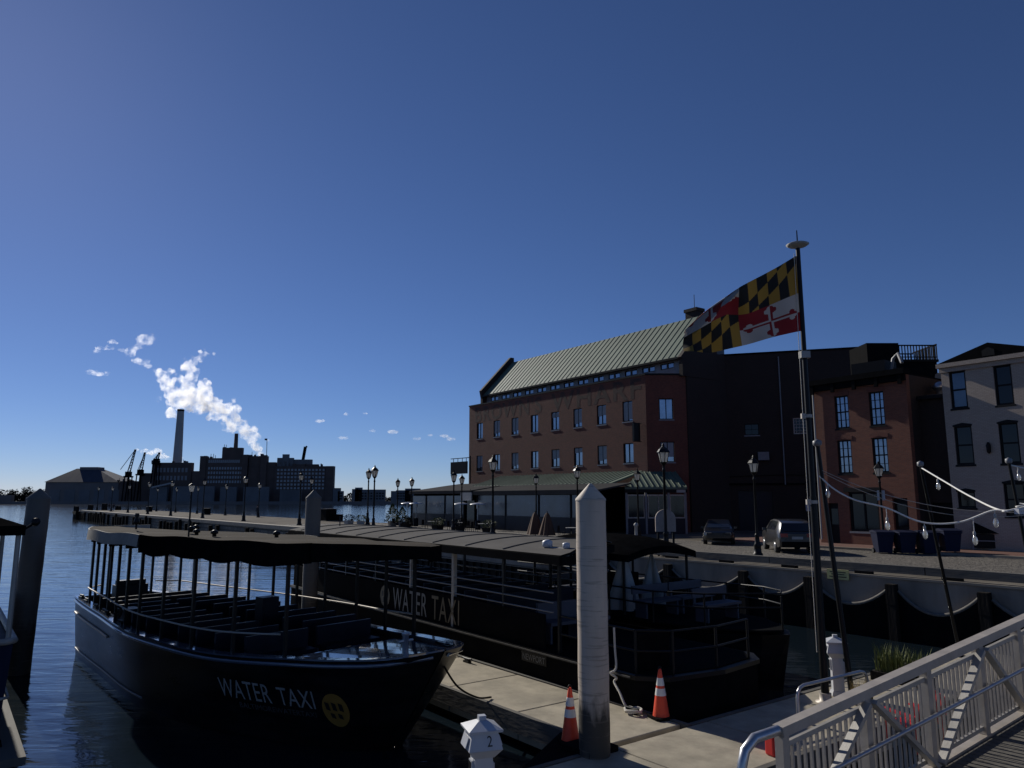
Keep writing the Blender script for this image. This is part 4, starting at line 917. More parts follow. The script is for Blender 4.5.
# ------------------------------------------------------------------ terrace: heaters, planters, tables, covered parasols
hl = ['leftmost white topped patio heater beside the yellow green shrub', 'white topped patio heater just right of the shrub', 'white topped patio heater left of the hanging white sign', 'white topped patio heater right of the hanging white sign']
for i, (q, ww) in enumerate([(-67.8, 38.3), (-66.1, 38.3), (-57.9, 38.3), (-55.2, 38.3)]):
    t = thing('patio_heater', hl[i], 'patio heater', Q(q, ww, ST+.004), 0, 'patio heaters on the terrace')
    b = MB(); b.lathe([(.24, 0), (.24, .75), (.2, .8), (.04, .82)], (0, 0, 0), 12); b.build('base', M['frame_d'], t)
    b = MB(); b.lathe([(.035, .8), (.035, 1.85)], (0, 0, 0), 8); b.build('pole', M['steel'], t)
    b = MB(); b.lathe([(.12, 1.85), (.14, 2.2)], (0, 0, 0), 12); b.build('burner', M['steel'], t)
    b = MB(); b.lathe([(.72, 2.22), (.68, 2.27), (.25, 2.36), (.02, 2.38)], (0, 0, 0), 20); b.build('hood', M['white'], t)
def shrub(name, label, cat, loc, r, h, m, n=700, cone=True, group=None, planter='concrete', pw=.5):
    t = thing(name, label, cat, loc, random.random()*6, group); rnd = random.Random(sum(map(ord, label)))
    b = MB(); b.lathe([(pw*.8, 0), (pw, .5), (pw*.9, .5), (pw*.85, .42)], (0, 0, 0), 4, False, .785); b.build('planter', M[planter], t)
    b = MB()
    for k in range(n):
        u = rnd.random(); rr = r*((1-u)**.7 if cone else math.sqrt(max(0, 1-(2*u-1)**2))+.1)*(.55+.45*rnd.random())*(1+.25*math.sin(u*19+k % 3)); a = rnd.random()*6.283
        p = Vector((rr*math.cos(a), rr*math.sin(a), .45+u*h)); d = Vector((math.cos(a), math.sin(a), rnd.uniform(-.3, 1.2))).normalized(); s = rnd.uniform(.03, .075)*(1+h*.35)
        e = d.cross(Vector((rnd.gauss(0, 1), rnd.gauss(0, 1), rnd.gauss(0, 1)))).normalized(); b.add([p-e*s*.5, p+d*s, p+e*s*.5, p-d*s*.4], [(0, 1, 2, 3)])
    b.build('foliage', M[m], t, fix=False)
    b = MB(); b.tube([(0, 0, .4), (.02, 0, .45+h*.8)], [.04, .015], 6); b.build('stem', M['timber'], t); return t
shrub('potted_shrub', 'tall yellow green cone shrub in a planter by the leftmost heaters', 'shrub', Q(-67.2, 36.2, ST+.004), .75, 1.75, 'leafy', 1000)
shrub('potted_shrub', 'second yellow green shrub squeezed against the taller cone shrub', 'shrub', Q(-65.9, 36.6, ST+.004), .7, 1.45, 'leafy', 900)
for i, (q, ww, lb) in enumerate([(-72.5, 34, 'leftmost low planted tub, by the close pair of lamps'), (-69.7, 34, 'low planted tub between the close lamp pair and the cone shrubs'), (-60.5, 34, 'low planted tub right of the cone shrubs'), (-55, 34, 'low planted tub under the hanging white sign'), (-51.5, 34, 'low planted tub beneath the left brick building windows'), (-47.5, 34, 'low planted tub left of the brown covers'), (-37.3, 35, 'low planted tub right of the brown covers')]):
    shrub('planted_tub', lb, 'planter', Q(q, ww, ST+.004), .55, .65, 'leafy' if i % 2 else 'tree', 450, False, 'low planted tubs along the terrace', 'offwhite' if i in (0, 1, 6) else 'timber', .55)
def table(label, q, ww):
    t = thing('cafe_table', label, 'table', Q(q, ww, ST+.004), RZQ+random.random(), 'cafe tables on the terrace')
    b = MB(); b.lathe([(.42, .72), (.42, .75)], (0, 0, 0), 16); b.build('tabletop', M['offwhite'], t)
    b = MB(); b.lathe([(.25, 0), (.24, .03), (.035, .06), (.035, .719)], (0, 0, 0), 10); b.build('pedestal', M['frame_d'], t)
    for k in range(2):
        a = k*math.pi + .5; t2 = thing('cafe_chair', label.replace('round white cafe table', 'dark cafe chair drawn up ' + ('left' if k else 'right') + ' of the table'), 'chair', Q(q + .75*math.cos(a), ww + .75*math.sin(a), ST+.004), RZQ + a - math.pi/2 + math.pi, 'cafe chairs on the terrace')
        b = MB(); b.box(-.2, .2, -.2, .2, .43, .46); b.build('seat', M['frame_d'], t2)
        b = MB(); b.box(-.2, .2, -.225, -.2, .47, .88); b.build('backrest', M['frame_d'], t2)
        for sx in (-.18, .18):
            for sy in (-.18, .18):
                b = MB(); b.box(sx-.015, sx+.015, sy-.015, sy+.015, 0, .429); b.build('leg', M['frame_d'], t2)
for i, (q, lb) in enumerate([(-62.6, 'round white cafe table right of the cone shrubs'), (-57.2, 'round white cafe table left of the hanging sign'), (-53., 'round white cafe table below the second heater pair'), (-49.4, 'round white cafe table left of the tall brick building lamp'), (-38.8, 'round white cafe table right of the brown covers')]):
    table(lb, q, 34.8)
for i, q in enumerate((-41.8, -40.45)):
    t = thing('covered_parasol', 'left brown canvas covered parasol on the terrace' if i == 0 else 'right brown canvas covered parasol nearest the white pile', 'parasol', Q(q, 34, ST+.004), i*.6, 'brown covered parasols')
    b = MB(); n = 14
    def fn(u, v):
        a = u*2*math.pi; r = (.5*(1-v)**.6*(1-.2*v)+.05)*(1+.14*math.sin(5*a+i)+.05*math.sin(11*a)); return (r*math.cos(a), r*math.sin(a), .2+v*1.55)
    b.grid(fn, 40, 10); b.build('cover', M['brown_c'], t)
    b = MB(); b.lathe([(.3, 0), (.3, .08), (.03, .1), (.03, 1.85)], (0, 0, 0), 10); b.build('pole', M['frame_d'], t)

# ------------------------------------------------------------------ people on the pier
def person(label, loc, rz, sc=1.0, stride=.12):
    J = [(0, 0, .93), (0, 0, 1.12), (0, 0, 1.36), (0, 0, 1.48), (0, .02, 1.6), (0, .03, 1.72),
         (.1, 0, .9), (.11, stride, .5), (.11, stride*.6, .08), (.11, stride*.6+.14, .03), (-.1, 0, .9), (-.11, -stride*.6, .5), (-.11, -stride*1.3, .09), (-.11, -stride*1.3+.13, .03),
         (.19, 0, 1.4), (.25, -.04, 1.12), (.24, .1, .88), (.23, .14, .8), (-.19, 0, 1.4), (-.25, .0, 1.12), (-.24, .08, .87), (-.23, .1, .79)]
    E_ = [(0, 1), (1, 2), (2, 3), (3, 4), (4, 5), (0, 6), (6, 7), (7, 8), (8, 9), (0, 10), (10, 11), (11, 12), (12, 13), (2, 14), (14, 15), (15, 16), (16, 17), (2, 18), (18, 19), (19, 20), (20, 21)]
    rad = [.15, .14, .17, .06, .1, .085, .1, .065, .045, .04, .1, .065, .045, .04, .075, .05, .04, .035, .075, .05, .04, .035]
    me = bpy.data.meshes.new('body'); me.from_pydata(J, E_, []); o = bpy.data.objects.new('person', me); COL.objects.link(o)
    md = o.modifiers.new('s', 'SKIN'); 
    for i, r in enumerate(rad): me.skin_vertices[0].data[i].radius = (r, r*.8)
    me.skin_vertices[0].data[0].use_root = True
    o.modifiers.new('ss', 'SUBSURF').levels = 2
    bpy.context.view_layer.update(); me2 = bpy.data.meshes.new_from_object(o.evaluated_get(bpy.context.evaluated_depsgraph_get()))
    o.modifiers.clear(); o.data = me2; me2.materials.clear(); me2.materials.append(M['cloth']); me2.materials.append(M['skin'])
    for p in me2.polygons:
        p.use_smooth = True
        if p.center.z > 1.5 or (p.center.z < .84 and abs(p.center.x) > .2): p.material_index = 1
    o.location = loc; o.rotation_euler = (0, 0, rz); o.scale = (sc, sc, sc); tag(o, label, 'person')
    b = MB(); b.lathe([(.09, 1.66), (.115, 1.72), (.105, 1.79), (.05, 1.83)], (0, .01, 0), 12); b.build('hair', M['cloth'], o)
person('person in dark clothing standing on the pier below the refinery', Q(-111, 37.4, ST), 1.2, 1.0)
person('left of two small figures walking near the far pier end', Q(-190, 30.5, ST), .4, 1.0)
person('right of two small figures walking near the far pier end', Q(-184.5, 30.5, ST), .7, 1.0)

# ------------------------------------------------------------------ piles
def pile_mat(name, col, zf):
    m = mat(name, col, .65, var=.14, scale=2.2, bump=.18, bscale=14, stain=.45, stretch=(1, 1, .25)); nt = m.node_tree; L = nt.links.new
    b = nt.nodes['Principled BSDF']; src = b.inputs['Base Color'].links[0].from_socket
    tc = nd(nt, 'ShaderNodeTexCoord'); sp = nd(nt, 'ShaderNodeSeparateXYZ'); L(tc.outputs['Object'], sp.inputs[0])
    mp = nd(nt, 'ShaderNodeMapping'); mp.inputs['Scale'].default_value = (5, 5, 1.3); L(tc.outputs['Object'], mp.inputs[0])
    nz = nd(nt, 'ShaderNodeTexNoise'); nz.inputs['Scale'].default_value = 1.6; nz.inputs['Detail'].default_value = 7; L(mp.outputs[0], nz.inputs[0])
    ma = nd(nt, 'ShaderNodeMath', operation='MULTIPLY_ADD'); ma.inputs[1].default_value = -.9; L(nz.outputs[0], ma.inputs[0]); L(sp.outputs[2], ma.inputs[2])
    mr = nd(nt, 'ShaderNodeMapRange'); mr.inputs[1].default_value = zf-.62; mr.inputs[2].default_value = zf-.3; mr.inputs[3].default_value = 1; mr.inputs[4].default_value = 0; L(ma.outputs[0], mr.inputs[0])
    mx = nd(nt, 'ShaderNodeMix', data_type='RGBA'); mx.inputs[7].default_value = (.05, .045, .038, 1); L(src, mx.inputs[6]); L(mr.outputs[0], mx.inputs[0])
    # thin scuffs round the sleeve
    m2 = nd(nt, 'ShaderNodeMapping'); m2.inputs['Scale'].default_value = (1.2, 1.2, 16); L(tc.outputs['Object'], m2.inputs[0])
    n2 = nd(nt, 'ShaderNodeTexNoise'); n2.inputs['Scale'].default_value = 1.5; n2.inputs['Detail'].default_value = 5; L(m2.outputs[0], n2.inputs[0])
    r2 = nd(nt, 'ShaderNodeMapRange'); r2.inputs[1].default_value = .58; r2.inputs[2].default_value = .66; r2.inputs[4].default_value = .45; L(n2.outputs[0], r2.inputs[0])
    m3 = nd(nt, 'ShaderNodeMix', data_type='RGBA'); m3.inputs[7].default_value = (.16, .14, .115, 1); L(mx.outputs[2], m3.inputs[6]); L(r2.outputs[0], m3.inputs[0])
    L(m3.outputs[2], b.inputs['Base Color']); return m
M['pile_a'] = pile_mat('fouled_pile_sleeve', (.56, .47, .38), 1.45)
M['pile_b'] = pile_mat('dark_fouled_pile', (.13, .115, .1), 1.3)
def pile(label, loc, r, ztop, dark, lean=(0, 0), m='pile'):
    t = thing('mooring_pile', label, 'pile', loc)
    t.rotation_euler = (lean[0], lean[1], 0)
    b = MB(); b.lathe([(r, -3)] + [(r*(1+.012*math.sin(k*1.7)), -3+(ztop+2.7)*k/30) for k in range(1, 30)] + [(r, ztop-.3)], (0, 0, 0), 32); b.build('sleeve', M[m], t)
    b = MB(); b.lathe([(r*1.03, ztop-.298), (r*1.03, ztop-.27), (.02, ztop)], (0, 0, 0), 28); b.build('cap', M[m], t)
pile('big white mooring pile with a pointed cap standing at the dock beside the traffic cones', (1.36, 12.95, 0), .258, 5.07, 1.2, m='pile_a')
pile('leaning grey mooring pile standing alone in the water at the left', (-13.76, 21.6, 0), .3, 5.1, 1.6, (0, R(1.4)), 'pile_b')
pile('short grey looking mooring pile rising behind the water taxi roof', (-7.15, 27.0, 0), .27, 5.12, .6, m='pile_b')

# ------------------------------------------------------------------ the water taxi in front
def interp(xs, ys, x):
    x = min(max(x, xs[0]), xs[-1]); i = max(j for j in range(len(xs)-1) if xs[j] <= x)
    n = len(xs); d = [(ys[j+1]-ys[j])/(xs[j+1]-xs[j]) for j in range(n-1)]
    m = [d[0]] + [(d[j-1]+d[j])/2 if d[j-1]*d[j] > 0 else 0 for j in range(1, n-1)] + [d[-1]]
    h = xs[i+1]-xs[i]; t = (x-xs[i])/h
    return ys[i]*(1+2*t)*(1-t)**2 + h*m[i]*t*(1-t)**2 + ys[i+1]*t*t*(3-2*t) + h*m[i+1]*t*t*(t-1)
HA = [0, .15, .5, 1.3, 2.8, 5.8, 8.65, 13.7, 16.8, 17.7]; HB = [.02, .5, 1.02, 1.42, 1.85, 2.44, 2.5, 1.86, 1.38, 1.2]
ZA = [0, .5, 2.8, 5.8, 8.65, 13.7, 17.7]; ZB = [1.72, 1.64, 1.46, 1.33, 1.33, 1.4, 1.47]
FA = [0, 1., 3, 6, 9, 17.7]; FB = [1., .95, .58, .28, .14, .18]
hbm = lambda a: interp(HA, HB, a); shr = lambda a: interp(ZA, ZB, a)
def hull_pt(a, z, side, off=0.):
    zs = shr(a); t = (zs-z)/(zs+1.1); tt = max(0, t)
    y = hbm(a)*(1-interp(FA, FB, a)*tt**1.15) + off
    x = -a - 2.0*math.exp(-a/1.6)*tt
    return (x, side*y, z)
tx = thing('water_taxi', 'black open water taxi with tan flat roof and WATER TAXI lettering on its bow', 'boat', (-1.09*.91-.36*.747, 15.54*.91+.36*.665, EYE*.09), math.atan2(-.665, .747))
tx.scale = (.888, .91, .91)
sts = [17.7*(i/60)**1.25 for i in range(61)]
b = MB()
for s in (-1, 1):
    b.grid(lambda u, v: hull_pt(sts[round(u*60)], shr(sts[round(u*60)])*(1-v) - 1.1*v, s), 60, 14)
zz = [shr(17.7)*(1-v/14) - 1.1*v/14 for v in range(15)]
L_ = [hull_pt(17.7, z, -1) for z in zz]; R_ = [hull_pt(17.7, z, 1) for z in zz]
b.add(L_+R_[::-1], [tuple(range(30))])
for s in (-1, 1): b.grid(lambda u, v: (lambda a: (lambda p: (p[0]-.02, s*max(.01, abs(p[1])-.14), p[2]))(hull_pt(a, shr(a)-.02 + v*(.77-shr(a)), 1)))(sts[10+round(u*50)]), 50, 2)
b.build('hull', M['hull'], tx)
b = MB()
for s in (-1, 1):
    ar = [sts[i] for i in range(61)]
    for a0, a1 in zip(ar[:-1], ar[1:]):
        q = [(-a0, s*(hbm(a0)+.03), shr(a0)+.004), (-a1, s*(hbm(a1)+.03), shr(a1)+.004), (-a1-.0, s*max(0, hbm(a1)-.24), shr(a1)+.004), (-a0, s*max(0, hbm(a0)-.24), shr(a0)+.004)]
        b.add(q + [(x, y, z+.035) for x, y, z in q], [(0, 1, 2, 3), (4, 7, 6, 5), (0, 4, 5, 1), (3, 2, 6, 7)])
b.box(-17.75, -17.4, -1.2, 1.2, shr(17.6)-.02, shr(17.6)+.03)
b.build('gunwale', M['deck_sky_tint'], tx)
for nm, dz, r_, a0_, a1_, m_ in [('rub_rail', -.1, .045, .05, 17.65, 'deck_sky_tint'), ('lower_rub_rail', -.5, .035, 12.2, 17.6, 'alu_m')]:
    for s in (-1, 1):
        b = MB(); b.tube([hull_pt(a0_+(a1_-a0_)*k/40, shr(a0_+(a1_-a0_)*k/40)+dz, s, .02) for k in range(41)], r_, 8); b.build(nm, M[m_], tx)
for s in (-1, 1):
    b = MB(); b.tube([hull_pt(9+8.6*k/30, -.22, s, .015) for k in range(31)], .03, 6); b.build('waterline_stripe', M['frame_g'], tx)
def deck_poly(a0, a1, z, inset):
    ar = [a0+(a1-a0)*k/24 for k in range(25)]
    return [(-a, -max(.02, hull_pt(a, z, 1)[1]-inset)) for a in ar] + [(-a, max(.02, hull_pt(a, z, 1)[1]-inset)) for a in ar[::-1]]
b = MB(); b.prism(deck_poly(3.2, 17.5, .7, .16), .7, .8); b.build('deck', M['navy'], tx)
b = MB(); ar = [.25+2.95*k/14 for k in range(15)]
for a0, a1 in zip(ar[:-1], ar[1:]):
    for k in range(8):
        y0 = -1+k/4; y1 = y0+.25; zz = lambda a, y: shr(a)-.05+.05*(1-y*y); h = lambda a: max(.05, hbm(a)-.23)
        b.add([(-a0, y0*h(a0), zz(a0, y0)), (-a1, y0*h(a1), zz(a1, y0)), (-a1, y1*h(a1), zz(a1, y1)), (-a0, y1*h(a0), zz(a0, y1))], [(0, 1, 2, 3)], True)
b.box(-3.25, -3.2, -1.3, 1.3, .8, 1.42); b.build('foredeck', M['deck_sky_tint'], tx)
b = MB(); b.lathe([(.07, 0), (.07, .38), (.09, .4), (.09, .44)], (-1.25, 0, 1.5), 10); b.tube([(-1.25, -.2, 1.78), (-1.25, .2, 1.78)], .03, 8); b.build('bitt', M['galv'], tx)
# benches
bn = MB(); bn.box(-.22, .2, -.82, .82, .38, .46); bn.box(-.3, -.22, -.82, .82, .38, .88); bn.box(-.2, .15, -.78, -.7, 0, .379); bn.box(-.2, .15, .7, .78, 0, .379)
b0 = bn.build('bench', M['navy'], tx, (-4.6, -.95, .8)); put(b0, tx, (-4.6, .95, .8))
for k in range(1, 11):
    a = 4.6+k*.98
    for s in (-1, 1): c = put(b0, tx, (-a, s*min(1.18, hull_pt(a, .8, 1)[1]-1.08), .8))
b = MB(); b.box(-16.4, -15.9, -.5, .5, .8, 1.9); b.box(-16.3, -16., -.45, .45, 1.9, 2.05); b.build('helm_console', M['navy'], tx)
for q_ in [(-11.9, -11.3, -2.0, -1.5, .8, 1.7), (-8.2, -7.8, .3, .8, .8, 2.1)]: b = MB(); b.box(*q_); b.build('locker', M['navy'], tx)
# roof
RA = [2.45, 2.6, 3.1, 4.5, 8.5, 11.5, 13.5, 15.2, 16.0, 16.35]; RH = [1.7, 2.2, 2.42, 2.5, 2.7, 2.6, 2.3, 1.75, 1.2, .5]
rh_ = lambda a: interp(RA, RH, a)
ra = [2.45+13.9*(k/50) for k in range(51)]
RZ = lambda a: 3.88 + .04*math.sin(a*2.1)*.5
b = MB(); b.grid(lambda u, v: (lambda a, y: (-a, y*rh_(a), RZ(a)+.03*(1-y*y)+.008*math.sin(a*4.2)-.12*(y+1)))(ra[round(u*50)], -1+2*v), 50, 16); b.build('roof', M['canvas'], tx)
b = MB(); b.grid(lambda u, v: (lambda a, y: (-a, y*(rh_(a)-.03), RZ(a)-.06+.03*(1-y*y)-.12*(y+1)))(ra[round(u*50)], -1+2*v), 50, 8)
for k in range(10): a = 3.+k*1.4; b.box(-a-.03, -a+.03, -rh_(a)+.1, rh_(a)-.1, 3.48, 3.56)
b.build('roof_lining', M['canvas_d'], tx)
def fascia(nm, a0, a1, sides, m, drop, scallop=0., th=.03, ends=False, fl_=0.):
    b = MB(); n = 44
    for s in sides:
        for k in range(n):
            q = []
            for kk in (k, k+1):
                a = a0+(a1-a0)*kk/n; y = s*(rh_(a)+.012); zb = RZ(a)-drop-scallop*abs(math.sin((a-a0)*math.pi/1.55))
                q.append((a, y, zb))
            (aa, ya, za), (ab, yb, zb_) = q
            dz_ = -.24 if s > 0 else 0.; v = [(-aa, ya, RZ(aa)+.01+dz_), (-ab, yb, RZ(ab)+.01+dz_), (-ab, yb+s*fl_, zb_+dz_), (-aa, ya+s*fl_, za+dz_)]
            b.add(v + [(x, y-s*th, z) for x, y, z in v], [(0, 1, 2, 3), (7, 6, 5, 4), (0, 4, 5, 1), (3, 2, 6, 7)])
    if ends: h_ = rh_(a0); P_ = [(-h_, 3.47), (h_, 3.34), (h_, 3.64), (-h_, 3.87)]; b.prismx(P_, -a0-.001, -a0+.03)
    return b.build(nm, m, tx)
fascia('fascia', 8.9, 16.35, (-1,), M['canvas_sunlit'], .3, fl_=.03); fascia('fascia', 8.9, 16.35, (1,), M['canvas_sunlit'], .3, fl_=.03)
fascia('side_curtain', 2.45, 8.88, (-1,), M['canvas_d'], .42, .07, .06, True); fascia('side_curtain', 2.45, 8.88, (1,), M['canvas_d'], .36, .05)
b = MB(); b.box(-16.38, -16.35, -.6, .6, 3.55, 3.9); b.build('stern_fascia', M['canvas_sunlit'], tx)
for s in (-1, 1):
    for a in (3.1, 4.7, 6.3, 7.9, 9.4, 10.6, 11.8, 12.9, 13.9, 14.8, 15.6, 16.2):
        y = s*min(hbm(a)-.12, rh_(a)-.1); b = MB(); b.box(-a-.035, -a+.035, y-.035, y+.035, shr(a)+.02, 3.72 if s < 0 else 3.55); b.build('roof_post', M['black'], tx)
    b = MB(); pts = [(-a, s*(min(hbm(a)-.12, rh_(a)-.02)+.05), shr(a)+.5) for a in [3.2+13*k/30 for k in range(31)]]; b.tube(pts, .022, 6); b.build('hand_rail', M['alu_m'], tx)
for a, y, h in [(9.2, -1.2, .1), (8.0, -1.6, .1), (6.4, -1.9, .12), (5.2, -.9, .1), (10.6, -.4, .1)]:
    b = MB(); b.lathe([(.05, 0), (.05, .06), (.09, .07), (.09, .13), (.02, .16)], (-a, y, RZ(a)+.03*(1-(y/rh_(a))**2)-.02), 10); b.build('roof_vent', M['black'], tx)
b = MB(); zr_ = 3.95; b.tube([(-12.2, -1.5, zr_-.05), (-12.2, -1.5, zr_+.1)], .03, 6); b.lathe([(.05, 0), (.09, .05), (.07, .13), (.04, .2), (.07, .26), (.05, .33)], (-12.2, -1.5, zr_+.1), 10); b.build('horn', M['black'], tx)
b = MB(); b.tube([(-6.6, -2.45, 3.86), (-6.6, -2.45, 4.98)], .022, 8); b.build('light_mast', M['black'], tx)
b = MB(); b.lathe([(.045, 0), (.075, .14)], (-6.6, -2.45, 4.98), 8); b.build('mast_lamp', M['lantern'], tx)
b = MB(); b.lathe([(.085, .141), (.06, .17), (.01, .2)], (-6.6, -2.45, 4.98), 8); b.build('lamp_cap', M['black'], tx)
for a in (16.9, 15.9, 14.4, 13.2, 12.9, 10.9):
    b = MB(); x, y, z = hull_pt(a, shr(a), -1, -.1); b.box(x-.14, x+.14, y-.06, y+.06, z+.04, z+.1); b.tube([(x-.16, y, z+.13), (x+.16, y, z+.13)], .03, 6); b.build('cleat', M['black'], tx)
b = MB(); x, y, z = hull_pt(10.9, shr(10.9)+.5, -1, -.02)
b.tube([(x+.1*math.cos(k), y+.06*math.sin(k*1.3)-.02, z-.25+.05*k*.5+.08*math.sin(k)) for k in [i*.7 for i in range(14)]], .03, 6); b.build('rope_bundle', M['timber'], tx)
# lettering on the bow, left to right runs from stern to bow on the near side
def on_hull(a_left, z0, slope=0.): return lambda u, v: hull_pt(a_left-u, z0+v+slope*u, -1, .022)
lettering('WATER', 1.58, .42, M['letter_d'], tx, on_hull(5.15, .42), 'lettering', .0, 1.05)
lettering('TAXI', 1.0, .4, M['letter_d'], tx, on_hull(3.36, .42), 'lettering', .0, 1.05)
lettering('BALTIMOREWATERTAXI', 2.2, .12, mat('faint_lettering', (.075, .075, .075), .6), tx, on_hull(4.6, .22), 'lettering')
LC, LZ = 1.82, .44
yel = mat('dull_yellow', (.32, .17, .035), .5)
b = MB(); v = [hull_pt(LC, LZ, -1, .02)] + [hull_pt(LC-.36*math.cos(k*math.pi/20), LZ+.38*math.sin(k*math.pi/20), -1, .02) for k in range(40)]
b.add(v, [(0, 1+k, 1+(k+1) % 40) for k in range(40)]); em = b.build('emblem', yel, tx)
b = MB()
for (u, zc, h) in [(-.2, .08, .2), (-.02, .08, .2), (.16, .08, .2), (-.1, -.13, .14), (.1, -.13, .14)]:
    c = lambda du, dz: hull_pt(LC-(u+du), LZ+zc+dz, -1, .032)
    b.add([c(-.06, h/2), c(.05, h/2-.03), c(.07, -h/2), c(-.04, -h/2+.03)], [(0, 1, 2, 3)])
b.build('emblem_mark', M['ink'], em)

# ------------------------------------------------------------------ the long grey roofed boat along the dock
lb = thing('ferry_boat', 'long black ferry with a flat grey roof moored along the dock', 'boat', Q(-20, 13.45, 0), RZQ + R(-1.2))
YN = -1.85
b = MB(); hullp = [(-11, -1.2), (-10.4, YN), (9.2, YN), (9.7, -1.4), (9.9, 0), (9.7, 1.4), (9.2, 1.85), (-10.4, 1.85), (-11, 1.2)]
b.prism(hullp, -.6, 1.22); b.build('hull', M['blackm'], lb)
b = MB(); b.prism([(x*1.003, y*1.035) for x, y in hullp], 1.222, 1.31); b.build('rub_rail', M['black'], lb)
b = MB(); b.box(-10.3, 9.1, YN-.09, YN-.066, 1.25, 1.28); b.build('rub_strip', M['timber_g'], lb)
b = MB(); b.box(-10.3, -10.24, -1.7, 1.7, 1.312, 2.15); b.box(-10.3, 6.2, YN+.05, YN+.1, 1.312, 2.12); b.box(-10.3, 3.2, 1.75, 1.8, 1.312, 2.12); b.build('side_panel', M['blackm'], lb)
for z in (2.2, 2.42, 2.64):
    for y in (YN+.08, 1.78): b = MB(); b.tube([(-10.2, y, z), (6.5 if y < 0 else 3.2, y, z)], .02, 6); b.build('hand_rail', M['frame_g'], lb)
for x in (-10, -7.6, -5.2, -2.8, -.4, 2.1, 4.5, 6.7):
    for y in (YN+.1, 1.72):
        if y > 0 and x > 4: continue
        b = MB(); s = .055 if abs(x-2.1) < .1 and y < 0 else .035; b.box(x-s, x+s, y-s, y+s, 1.312, 3.44); b.build('roof_post', M['alu_m'] if s > .05 or abs(x+.4) < .1 else M['black'], lb)
# roof: shallow arch, ridge line along the boat
rp_ = [(-10.4, -1.3), (-10.2, -2.05), (7.05, -2.05), (7.2, -1.6), (4.6, 2.05), (-10.2, 2.05), (-10.4, 1.3)]
def roof_x(y):  # front edge runs back on the far side
    return 7.1 - max(0, (y+1.7))*.68
b = MB()
b.grid(lambda u, v: (lambda y: (-10.4+(roof_x(y)+10.4)*u, y, 3.54+.2*(1-(y/2.05)**2)))(-2.05+4.1*v), 30, 14)
b.grid(lambda u, v: (lambda y: (-10.38+(roof_x(y)+10.34)*u, y, 3.46+.18*(1-(y/2.05)**2)))(-2.03+4.06*v), 6, 8)
b.build('roof', M['greyroof'], lb)
b = MB()
for k in range(9):
    x = -9.2+k*1.75; pts = [(min(x, roof_x(-2.0+4*j/10)-.05), -2.0+4*j/10, 3.555+.2*(1-((-2.0+4*j/10)/2.05)**2)) for j in range(11)]; b.tube(pts, .014, 5)
b.build('roof_seam', M['greyroof'], lb)
b = MB(); b.beam((-10.4, -2.07, 3.42), (roof_x(-2.05)+.02, -2.07, 3.42), .05, .2); b.beam((-10.4, 2.07, 3.42), (roof_x(2.05), 2.07, 3.42), .05, .2)
b.beam((7.12, -2.04, 3.41), (7.12, -1.68, 3.41), .05, .2); b.beam((7.12, -1.7, 3.41), (roof_x(2.05), 2.05, 3.41), .05, .2); b.beam((-10.42, -2.05, 3.42), (-10.42, 2.05, 3.42), .05, .2); b.build('fascia', M['blackm'], lb)
b = MB(); b.lathe([(.05, 0), (.05, .05), (.13, .08), (.13, .2), (.05, .24)], (5.9, -1.45, 3.58), 10); b.lathe([(.04, 0), (.04, .05), (.09, .08), (.09, .18), (.03, .2)], (6.55, -1.4, 3.58), 10); b.tube([(5.9, -1.45, 3.62), (6.55, -1.4, 3.62)], .03, 6); b.build('roof_light', M['white'], lb)
b = MB(); b.tube([(-8.6, -.6, 3.68), (-8.6, -.6, 4.1)], .025, 6); b.build('roof_stub_mast', M['black'], lb)
b = MB(); b.prism([(x*.985, y*.96) for x, y in hullp], 1.312, 1.34); b.build('deck', M['blackm'], lb)
bn = MB(); bn.box(-.22, .22, -1.5, 1.5, .42, .5); bn.box(-.28, -.22, -1.5, 1.5, .42, .92)
for y in (-1.35, 0, 1.27): bn.box(-.15, .15, y, y+.08, 0, .419)
b1 = bn.build('bench', M['navy'], lb, (-9, 0, 1.34))
for k in range(1, 12): put(b1, lb, (-9+k*1.15, 0, 1.34))
# open bow
b = MB(); b.box(5.4, 5.9, -1.35, .6, 1.76, 1.84); b.box(5.3, 5.4, -1.35, .6, 1.76, 2.25)
for y in (-1.3, -.4, .5): b.box(5.45, 5.85, y-.03, y+.03, 1.34, 1.759)
b.build('bow_bench', M['seat'], lb)
b = MB()
for p, q in zip([(6.7, YN+.1), (9.1, YN+.1), (9.6, -1.2), (9.75, 0)], [(9.1, YN+.1), (9.6, -1.2), (9.75, 0), (9.55, 1.3)]):
    for z in (1.75, 2.15): b.tube([(*p, z), (*q, z)], .025, 6)
for p in [(7.9, YN+.1), (9.1, YN+.1), (9.6, -1.2), (9.72, 0), (9.55, 1.3)]: b.tube([(*p, 1.312), (*p, 2.15)], .03, 6)
b.build('bow_rail', M['black'], lb)
b = MB(); b.box(9.0, 9.06, -1.6, -.7, 1.34, 2.05); b.build('bow_panel', M['blackm'], lb)
yel2 = mat('faded_yellow', (.12, .075, .02), .5)
def side2(x0, z0): return lambda u, v: (x0+u, YN+.038, z0+v)
lettering('WATER', 2.15, .66, M['letter_w'], lb, side2(-1.45, 1.38), 'lettering', .0, 1.1)
lettering('TAXI', 1.5, .66, yel2, lb, side2(.98, 1.38), 'lettering', .0, 1.1)
b = MB(); b.lathe([(.33, -.004), (.33, .004)], (0, 0, 0), 28); o_ = b.build('emblem', yel2, lb, (-2.0, YN+.04, 1.72)); o_.rotation_euler = (R(90), 0, 0)
b = MB()
for (u, zc) in [(-.18, .07), (0, .07), (.16, .07), (-.09, -.12), (.09, -.12)]: b.box(u-.05, u+.05, zc-.09, zc+.08, .006, .009)
b.build('emblem_mark', M['ink'], o_)
